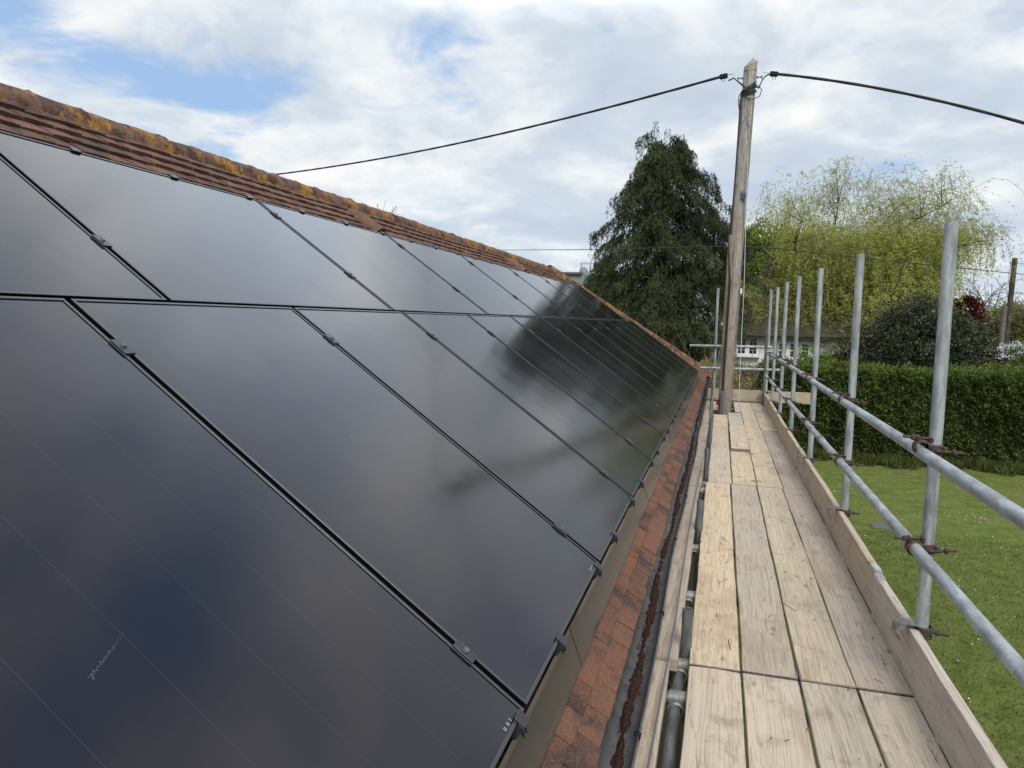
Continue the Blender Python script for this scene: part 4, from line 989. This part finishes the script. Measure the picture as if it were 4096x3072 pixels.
# --- willow
def willow():
    cx, cy = 4.5, 36.0
    root = empty('willow', (cx, cy, 0), 'large yellow-green weeping willow behind the hedge and the uprights', 'tree')
    mb = MB(); mb.tube([(0, 0, 0), (.1, 0, 1.4), (-.1, 0, 2.6), (0, 0, 4.2)], [.55, .42, .40, .34], 12)
    tips = []; anchors = []
    mains = []
    for k in range(26):
        a = k*2.399+.3; el = random.uniform(.35, 1.2); L = random.uniform(3.2, 5.6)
        d = Vector((math.cos(a)*math.cos(el), math.sin(a)*math.cos(el), math.sin(el)))
        p = Vector((0, 0, random.uniform(2.2, 4.2))); pts = [p]; dd = d.copy()
        for i in range(8):
            dd = (dd+Vector((random.gauss(.03, .13), random.gauss(0, .13), random.gauss(-.01, .10)))).normalized()
            if pts[-1].z > np.interp(pts[-1].x+cx, [.8, 1.6, 2.6, 4.0, 5.5, 7.1, 8.0, 9.2, 10.4], [8.2, 9.2, 9.3, 9.8, 10.2, 10.9, 9.9, 9.5, 9.0])-.5: dd.z = -abs(dd.z)*.4
            pts.append(pts[-1]+dd*L/6)
        mb.tube(pts, [max(.012, .17*(1-i/8.5)) for i in range(9)], 6, caps=False); mains.append(pts)
        for j in range(13):
            q = pts[random.randint(3, 8)]; d2 = dd*.5+Vector((random.gauss(0, .8), random.gauss(0, .8), random.gauss(.25, .5)))
            p2 = [q]; e = d2.normalized()
            for i in range(5):
                e = (e+Vector((random.gauss(0, .1), random.gauss(0, .1), -.06))).normalized(); p2.append(p2[-1]+e*random.uniform(.22, .42))
            mb.tube(p2, [.022, .018, .014, .010, .007, .005], 4, caps=False); anchors += p2[2:]
        anchors += pts[4:]
    shift(mb, (0, 0, 0)).build('trunk', M['bark'], root)
    A = np.array([tuple(v) for v in anchors])
    # envelope as in the picture
    def inside(p):
        x, z = p[:, 0]+cx, p[:, 2]
        top_ = np.interp(x, [.8, 1.6, 2.6, 4.0, 5.5, 7.1, 8.0, 9.2, 10.4, 10.9], [8.6, 9.9, 10.0, 10.5, 10.9, 11.6, 10.6, 10.2, 9.9, 9.0])
        return (z < top_) & (x > .9) & (x < 10.5)
    # drooping strands
    Pl, Dl, Vl, stp = [], [], [], []
    ns = 6200
    idx = rng.integers(0, len(A), ns); base_ = A[idx]+rng.normal(size=(ns, 3))*np.array([.4, .4, .28])
    ne = 6500
    ex = rng.uniform(-3.5, 5.8, ne); ey = rng.uniform(-3.9, 1.5, ne); ez = rng.uniform(2.9, 8.0, ne)
    base_ = np.concatenate([base_, np.stack([ex, ey, ez], 1)]); base_ = base_[inside(base_)]
    hx = rng.uniform(-2.6, 5.0, 1500); htop = np.interp(hx, [-2.6, -1.5, 0, 1.5, 2.7, 3.6, 5.0], [8.9, 9.3, 9.9, 10.4, 10.3, 9.4, 9.2])
    base_ = np.concatenate([base_, np.stack([hx, rng.uniform(-2.2, 2.2, 1500), 7.0+(htop-7.0)*rng.random(1500)**1.5], 1)])
    ok = ~((base_[:, 0] > 4.0) & (base_[:, 2] < 7.4)) & ~((base_[:, 0] < -2.0) & (base_[:, 2] < 8.3) & (base_[:, 2] > 5.7)); base_ = base_[ok]
    for b0 in base_:
        hgt = b0[2]; hi_ = hgt > 8.0
        L = rng.uniform(.35, 1.3) if hi_ else rng.uniform(.7, 2.2)
        L = min(L, max(.4, hgt-(2.45 if b0[0] < 3 else 3.5)))
        if not hi_ and b0[0] < -2.2: L = min(L, 1.1, hgt-3.75)
        if L < .1: continue
        az = rng.uniform(0, 6.28); rad = np.hypot(b0[0], b0[1])+.01
        out = rng.uniform(.3, 1.35)*(1.15 if hi_ else .7)
        ox = b0[0]/rad*.75+math.cos(az)*.55+(.30 if hi_ else .05); oy = b0[1]/rad*.5+math.sin(az)*.55
        m_ = int((L+out)*(8 if hi_ else 17))+3; t = np.sort(rng.random(m_))
        up_ = rng.uniform(.1, .75)*(1.0 if hi_ else .5)
        wv = rng.normal()*.08
        x = b0[0]+ox*out*t**.8+wv*np.sin(t*7)+rng.normal(size=m_)*.03; y = b0[1]+oy*out*t**.8+rng.normal(size=m_)*.03; z = b0[2]+up_*np.sin(np.minimum(t*1.5, 1)*math.pi)-L*t**2.2+rng.normal(size=m_)*.02
        Pl.append(np.stack([x, y, z], 1)); Dl.append(np.stack([rng.normal(size=m_)*.8+ox*.4, rng.normal(size=m_)*.8, -.4+rng.normal(size=m_)*.7], 1)); Vl.append(np.clip(rng.normal(.5, .25)+rng.normal(size=m_)*.15, 0, 1))
        if rng.random() < .35: stp.append(Pl[-1][::max(1, m_//6)])
    P = np.concatenate(Pl); D = np.concatenate(Dl); V = np.concatenate(Vl)
    leaves('crown', P, D, rng.uniform(.08, .15, len(P)), rng.uniform(.020, .036, len(P)), M['willow'], root, V)
    mb = MB()
    for q in stp:
        if len(q) > 1: mb.tube([Vector(v) for v in q], .0055, 3, caps=False)
    mb.build('twigs', M['twig'], root)
willow()
# --- generic leafy mass
def lumpy(center, radii, n, nl=60, size=(.08, .16), wid=.5, shell=.35, lump=.30, zmin=None, out=.6):
    c = np.array(center, float); Rr = np.array(radii, float)
    d = unit(rng.normal(size=(nl, 3))); d[:, 2] = np.abs(d[:, 2])*1.0-.15; d = unit(d)
    lc = d*rng.uniform(.55, .88, (nl, 1)); lr = rng.uniform(.7, 1.3, nl)*lump
    k = rng.integers(0, nl, n); dd = unit(rng.normal(size=(n, 3))); dd[:, 2] += .25; dd = unit(dd)
    q = lc[k] + dd*(lr[k]*(1-shell*rng.random(n)**1.5))[:, None]
    P = c+q*Rr
    D = unit(dd*out+rng.normal(size=(n, 3))*.6)
    if zmin is not None: ok = P[:, 2] > zmin; P, D, k = P[ok], D[ok], k[ok]
    L = rng.uniform(*size, len(P)); V = np.clip(.5+.25*rng.normal(size=nl)[k]+.2*rng.normal(size=len(P)), 0, 1)
    return P, D, L, L*wid, V
def shrub(name, center, radii, n, m, label, cat, nl=60, size=(.08, .16), wid=.5, trunk=.1, part='crown', mw='bark', **kw):
    root = empty(name, (center[0], center[1], 0), label, cat)
    P, D, L, W_, V = lumpy((0, 0, center[2]), radii, n, nl, size, wid, zmin=.02, **kw)
    leaves(part, P, D, L, W_, M[m], root, V)
    mb = MB()
    for k in range(9):
        a = k*2.4; e = Vector((math.cos(a)*radii[0]*.6, math.sin(a)*radii[1]*.6, center[2]+radii[2]*random.uniform(.1, .6)))
        mb.tube([Vector((math.cos(a)*.1, math.sin(a)*.1, 0)), e*.5+Vector((0, 0, .2)), e], [trunk, trunk*.6, trunk*.25], 6, caps=False)
    mb.build('stems', M[mw], root)
    return root
shrub('lime_tree', (2.0, 43, 5.2), (2.6, 2.4, 4.0), 52000, 'lime', 'bright fresh green tree between the pole and the willow', 'tree', 90, (.12, .24), .6, .18, lump=.26)
shrub('dark_shrub', (6.35, 27.5, 1.9), (2.75, 1.7, 2.95), 120000, 'rhodo', 'broad domed dark evergreen shrub behind the hedge', 'shrub', 150, (.07, .13), .42, .08, lump=.20, shell=.5)
shrub('red_tree', (9.0, 33.2, 2.95), (1.4, 1.1, 2.3), 30000, 'redleaf', 'small dark red leaved tree peeping over the dark shrub', 'tree', 40, (.08, .14), .6, .06, lump=.28)
shrub('green_shrub', (9.45, 26.8, 1.35), (1.75, 1.4, 2.0), 46000, 'shrub', 'rounded grey-green shrub at the right edge behind the hedge', 'shrub', 70, (.07, .13), .5, .06)
P, D, L, W_, V = lumpy((9.35, 26.9, 3.05), (1.2, .7, .55), 900, 60, (.04, .075), .8, lump=.12)
r_ = empty('blossom_shrub', (9.5, 27.3, 0), 'shrub sprinkled with white blossom at the right edge', 'shrub'); leaves('blossom', P-np.array([9.5, 27.3, 0]), D, L, W_, M['blossom'], r_, V)
mb = MB(); 
for k in range(14): limb(mb, Vector((random.uniform(-.5, .5), 0, 0)), (random.gauss(0, .3), random.gauss(0, .2), 1), 2.2, .03, 1, .4, 3, .1)
mb.build('stems', M['twig'], r_)
shrub('pale_tree', (-4.9, 31.5, 3.5), (1.35, 1.2, 2.6), 13000, 'shrub', 'pale green young tree between the grey building and the conifer', 'tree', 40, (.08, .15), .5, .07)
# straggly straw-coloured thicket beyond the hip
def thicket():
    root = empty('thicket', (-.6, 21.2, 0), 'straggly yellow-brown shrub between the roof end and the wooden pole', 'shrub')
    mb = MB(); tips = []
    for k in range(150):
        p = Vector((random.uniform(-1.5, 1.35), random.uniform(-.6, .7), 0)); limb(mb, p, (random.gauss(0, .22), random.gauss(0, .2), 1), random.uniform(1.5, 2.3), .014, 1, .35, 3, .2, tips, .004)
    mb.build('stems', M['twig'], root)
    n = 15000; P = np.stack([rng.uniform(-1.7, 1.45, n), rng.uniform(-.9, .9, n), 3.0*rng.random(n)**.55], 1)
    hz = 2.75+.25*np.sin(P[:, 0]*3)+.15*np.sin(P[:, 0]*9); hz = np.where(P[:, 0] < -.2, hz+.1, hz-.12); P = P[P[:, 2] < hz]
    leaves('foliage', P, rng.normal(size=P.shape), rng.uniform(.04, .09, len(P)), rng.uniform(.02, .045, len(P)), M['straw'], root)
thicket()
# clipped hedge
def hedge(name, x0, x1, y0, y1, h, m, label, n, size=(.06, .13), bump=.12, cat='hedge'):
    root = empty(name, ((x0+x1)/2, (y0+y1)/2, 0), label, cat); cx, cy = (x0+x1)/2, (y0+y1)/2
    mb = MB(); mb.box((0, 0, h/2-.1), (x1-x0-.4, y1-y0-.5, h-.3)); mb.build('dark_core', M['rhodo'], root)  # plain dark box standing for the shaded depth behind the leaves
    area_f = (x1-x0)*h; area_t = (x1-x0)*(y1-y0); area_s = (y1-y0)*h
    parts = []
    for ar, kind in ((area_f, 0), (area_f*.25, 1), (area_t, 2), (area_s, 3), (area_s, 4)):
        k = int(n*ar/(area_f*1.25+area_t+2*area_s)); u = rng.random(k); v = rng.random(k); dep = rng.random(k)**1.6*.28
        X = x0+(x1-x0)*u; bb = bump*(np.sin(X*1.3+v*5)+np.sin(X*5.1-v*9+1)*.6+np.sin(X*11+np.sin(v*9)*3+v*17)*.5+np.sin(X*19+v*29)*.3)/2
        if kind == 0: p = np.stack([X, y0-bb+dep, v*h+bb*.2], 1); dn = (0, -1, .15)
        elif kind == 1: p = np.stack([X, y1+bb-dep, v*h], 1); dn = (0, 1, .15)
        elif kind == 2: p = np.stack([X, y0+(y1-y0)*v, h+bb*.55+.07*np.sin(X*.9)+.06*rng.normal(size=k)-dep*.7], 1); dn = (0, -.3, 1)
        else:
            sg = -1 if kind == 3 else 1; p = np.stack([(x0 if kind == 3 else x1)+sg*bb*.5-sg*dep, y0+(y1-y0)*u, v*h], 1); dn = (sg, 0, .15)
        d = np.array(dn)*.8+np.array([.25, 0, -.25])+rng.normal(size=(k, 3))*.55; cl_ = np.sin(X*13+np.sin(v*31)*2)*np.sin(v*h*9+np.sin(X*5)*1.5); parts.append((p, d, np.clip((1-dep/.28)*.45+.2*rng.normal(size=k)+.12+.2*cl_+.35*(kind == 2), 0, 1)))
    P = np.concatenate([a for a, _, _ in parts])-np.array([cx, cy, 0]); D = np.concatenate([b2 for _, b2, _ in parts]); V = np.concatenate([c for _, _, c in parts])
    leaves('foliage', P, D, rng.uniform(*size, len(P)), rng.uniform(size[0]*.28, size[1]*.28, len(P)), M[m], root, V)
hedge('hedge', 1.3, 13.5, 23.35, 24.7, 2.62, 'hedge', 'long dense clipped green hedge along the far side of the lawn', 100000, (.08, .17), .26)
hedge('leafy_hedge', -3.2, 1.15, 23.4, 24.4, 2.5, 'olive', 'loose brown-green hedge behind the wooden pole', 22000, (.05, .11))
shrub('garden_shrub', (2.1, 27, 1.35), (1.7, 1.0, 1.15), 16000, 'shrub', 'leafy shrub under the white cottage window', 'shrub', 40, (.07, .13), .5, .05)
shrub('garden_shrub', (4.0, 28, 1.5), (.9, .8, 1.5), 7000, 'olive', 'small olive shrub in front of the willow trunk', 'shrub', 30, (.06, .12), .5, .04)
shrub('garden_shrub', (3.25, 27.6, 1.6), (1.1, .8, 1.3), 12000, 'lime', 'fresh green shrub between the white cottage and the hedge', 'shrub', 40, (.07, .13), .5, .04)
shrub('flower_clump', (4.12, 29, 1.9), (.32, .25, .5), 900, 'yellow', 'clump of yellow flowers just above the hedge', 'flowers', 12, (.05, .09), .8, .02, part='flowers')
# rough verge at the hedge foot
n = 20000; X = rng.uniform(1.4, 13, n); Yv = 23.2-rng.random(n)**1.5*1.25*(.75+.22*np.sin(X*1.7)+.15*np.sin(X*5.3)+.12*np.sin(X*11)); P = np.stack([X, Yv, np.zeros(n)], 1)
o = leaves('long_grass', P, np.stack([rng.normal(size=n)*.5, rng.normal(size=n)*.4-.2, np.ones(n)], 1), rng.uniform(.08, .40, n)*(.55+.45*np.sin(X*3.1+Yv*2)**2), rng.uniform(.012, .035, n), M['blade'])
tag(o, 'unmown long grass along the foot of the hedge', 'grass', kind='stuff')
# tufts of the lawn itself near enough to show
n = 60000; X = rng.uniform(1.0, 9.5, n); Yv = rng.uniform(2.6, 15, n)
o = leaves('lawn_blades', np.stack([X, Yv, np.zeros(n)], 1), np.stack([rng.normal(size=n)*.6, rng.normal(size=n)*.6, np.ones(n)*.8], 1), rng.uniform(.03, .06, n), rng.uniform(.005, .010, n), M['blade'])
tag(o, 'short mown grass blades of the lawn', 'grass', kind='stuff')
# bare trees at the right
def bare(x, y, h, label, seed, wdt=1.):
    random.seed(seed); root = empty('bare_tree', (x, y, 0), label, 'tree', 'bare trees beyond the dark pole'); mb = MB()
    mb.tube([(0, 0, 0), (.05, 0, h*.3), (0, 0, h*.5)], [.3, .22, .17], 8, caps=False)
    mb.build('trunk', M['greytwig'], root); mb = MB()
    for k in range(9):
        a = k*2.4; limb(mb, Vector((0, 0, h*random.uniform(.38, .55))), (math.cos(a)*.8*wdt, math.sin(a)*.8, random.uniform(.5, 1.3)), h*.24, .07, 3, .55, 3, .12, None, .011)
    mb.build('branches', M['greytwig'], root)
bare(18.6, 60, 8.1, 'bare grey tree rising left of the dark pole', 3); bare(22.5, 62, 7.8, 'bare grey tree right of the dark pole', 5)
random.seed(21)
root = empty('bare_tree', (-14.9, 30, 0), 'bare twiggy tree top just showing above the mossy ridge', 'tree'); mb = MB()
mb.tube([(0, 0, 0), (0, 0, 6.0)], [.2, .1], 8); mb.build('trunk', M['greytwig'], root); mb = MB()
for k in range(12): limb(mb, Vector((random.uniform(-.2, .2), 0, random.uniform(5.5, 6.8))), (random.gauss(0, .35), random.gauss(0, .3), 1), 1.15, .03, 2, .35, 3, .3, None, .007)
mb.build('branches', M['greytwig'], root)
# loose young trees in the gap right of the first upright
shrub('sapling', (9.9, 38, 3.6), (1.5, 1.0, 2.1), 2600, 'olive', 'thinly leaved young tree above the red tree', 'tree', 40, (.07, .12), .5, .04, mw='twig', lump=.4, shell=1.)
shrub('brushwood', (15.2, 46, 2.6), (4.4, 2.2, 2.9), 34000, 'olive', 'broad thicket of spring brushwood behind the far dark pole', 'shrub', 70, (.10, .19), .45, .05, mw='twig', lump=.22)
shrub('evergreen', (12.1, 34, 1.9), (.9, .9, 1.9), 9000, 'lime', 'green evergreen bush cut by the right edge', 'shrub', 30, (.08, .16), .3, .05)
# distant wood
Ps, Ds, Ls, Ws, Vs = [], [], [], [], []
for k in range(34):
    x = -40+k*3.6+random.uniform(-1, 1); hh = random.uniform(5.2, 6.6); y = random.uniform(74, 84)
    if -8 < x < 8: hh *= .8
    P, D, L, W_, V = lumpy((x, y, hh*.45), (3.2, 2.5, hh*.62), 2600, 26, (.25, .5), .45, lump=.38, zmin=0, shell=.8); Ps.append(P); Ds.append(D); Ls.append(L); Ws.append(W_); Vs.append(V)
o = leaves('distant_wood', np.concatenate(Ps), np.concatenate(Ds), np.concatenate(Ls), np.concatenate(Ws), M['olive'], None, np.concatenate(Vs))
tag(o, 'hazy belt of spring woodland on the horizon', 'wood', kind='stuff')

# ------------------------------------------------------------------ far things
fp = at(4027, 1335, 40); tp_ = at(4060, 1032, 40)
root = empty('utility_pole', (fp.x, 40, 0), 'dark brown wooden pole standing far off at the right edge', 'pole')
mb = MB(); d_ = (tp_-fp); p0 = fp-d_*(fp.z/d_.z); mb.tube([p0-Vector((fp.x, 40, 0)), tp_-Vector((fp.x, 40, 0))], [.15, .11], 12); mb.build('shaft', M['fardark'], root)
mb = MB(); q = tp_-Vector((fp.x, 40, 0)); mb.tube([q+Vector((.1, 0, -.25)), q+Vector((.6, 0, -.3)), q+Vector((2.5, 0, -.6))], .012, 5); mb.tube([q+Vector((-.14, 0, -.2)), q+Vector((-.2, 0, -.8)), q+Vector((-.15, 0, -1.4))], .012, 5); mb.build('wire', M['greytwig'], root)
a_ = at(4008, 1335, 40); b2 = at(4020, 1225, 40)
mb = MB(); mb.tube([(0, 0, 0), (0, 0, a_.z), b2-Vector((a_.x, 40, 0))], [.14, .13, .12], 10)
tag(mb.build('weathered_post', M['greytwig'], None, (a_.x, 40, 0)), 'short pale weathered post just left of the dark far pole', 'post')
# white cottage
hc = empty('cottage', (5.6, 36, 0), 'white rendered cottage half hidden behind the willow', 'house')
def cb(mb, name, m, par=None): return shift(mb, (5.6, 36, 0)).build(name, M[m], par or hc)
EZ = CZ-.38
mb = MB(); mb.box((4.45, 36, EZ/2), (8.3, 8, EZ)); cb(mb, 'wall', 'render')
mb = MB(); RZ = CZ+2.95; x0, x1, y0, y1 = .0, 8.9, 31.6, 40.4
rr = [(x0, y0, EZ-.05), (x1, y0, EZ-.05), (x1, y1, EZ-.05), (x0, y1, EZ-.05), (2.0, 36, RZ), (6.6, 36, RZ)]
mb._add(rr, [(0, 1, 5, 4), (1, 2, 5), (2, 3, 4, 5), (3, 0, 4)]); mb.box(((x0+x1)/2, 36, EZ-.10), (x1-x0-.06, y1-y0-.06, .09)); rf = cb(mb, 'roof', 'rooffar')
mb = MB(); mb.box((7.4, 35, CZ+1.9), (.6, .6, 1.5), bevel=.02); cb(mb, 'chimney', 'render', rf)
def window(xc, zc, wd, ht, cols, label=None):
    yb = 31.99; mb = MB()
    mb.box((xc, yb, zc), (wd, .10, ht), bevel=.01)
    fr = cb(mb, 'window', 'whitepaint')
    cw = wd/cols
    for c in range(cols):
        mb = MB()
        for rx in (0, 1):
            for rz in (0, 1, 2, 3):
                pw, ph_ = (cw-.16)/2-.02, (ht-.20)/4-.02
                mb.box((xc-wd/2+c*cw+.08+(rx+.5)*(cw-.16)/2, yb-.052, zc-ht/2+.10+(rz+.5)*(ht-.20)/4+(-.02 if rz < 2 else .02)), (pw, .012, ph_))
        cb(mb, 'pane', 'winglass', fr)
    mb = MB(); mb.box((xc, yb-.08, zc-ht/2-.04), (wd+.1, .22, .06), bevel=.01); cb(mb, 'sill', 'whitepaint', fr)
window(.86, CZ-.87, 1.36, .80, 3); window(2.9, CZ-1.0, 1.3, .7, 3)
# grey slate-hung building seen over the hip
p0 = at(2225, 1085, 30); p1 = at(2322, 1092, 30)
gb = empty('slate_building', ((p0.x+p1.x)/2, 31.5, 0), 'flat-topped grey slate-clad building beyond the end of the ridge', 'building'); O = Vector(((p0.x+p1.x)/2, 31.5, 0))
mb = MB(); zt_ = p0.z-.12; wd = p1.x-p0.x; x00 = p1.x-2.6
for k in range(16):
    z = zt_-.22*k
    for j in range(9):
        xx = x00+(j+.5*(k % 2))*.31; mb.box((xx+.15, 30.03, z-.11), (.30, .02, .215), Matrix.Rotation(.03, 3, 'X'))
mb.box((x00+1.3, 31.5, zt_/2), (2.6, 2.9, zt_)); shift(mb, O).build('slate_cladding', M['slategrey'], gb)
mb = MB(); mb.box((x00+1.3, 31.5, zt_+.04), (2.75, 3.2, .09), bevel=.01); shift(mb, O).build('flat_roof', M['pipegrey'], gb)
a_ = at(2325, 1053, 30.2); mb = MB(); mb.tube([(a_.x, 30.2, 3.5), (a_.x, 30.2, a_.z)], .018, 6); mb.tube([(a_.x-.05, 30.2, a_.z-.02), (a_.x+.5, 30.2, a_.z-.02)], .01, 5)
for k in range(5): mb.tube([(a_.x+.08*k+.05, 30.2, a_.z-.12), (a_.x+.08*k+.05, 30.2, a_.z+.08)], .006, 4)
ant = tag(shift(mb, (a_.x, 30.2, 3.5)).build('aerial', M['greytwig'], None, (a_.x, 30.2, 3.5)), 'thin television aerial on a mast beside the grey building', 'aerial')
d_ = at(2334, 1093, 30.2); root = empty('satellite_dish', d_, 'small grey satellite dish beside the conifer edge', 'satellite dish')
mb = MB(); rows = [[(r_*math.cos(a)*.75, -.05+r_*r_*.9, r_*math.sin(a)) for a in np.linspace(0, 2*math.pi, 19)[:-1]] for r_ in (.01, .1, .2, .27)]
mb.grid(rows, True, closed=True); mb.build('dish', M['slategrey'], root); mb = MB(); mb.tube([(0, .0, -.05), (-.15, .05, -.1), (-.15, .05, -1.2)], .02, 6); mb.build('bracket', M['greytwig'], root)
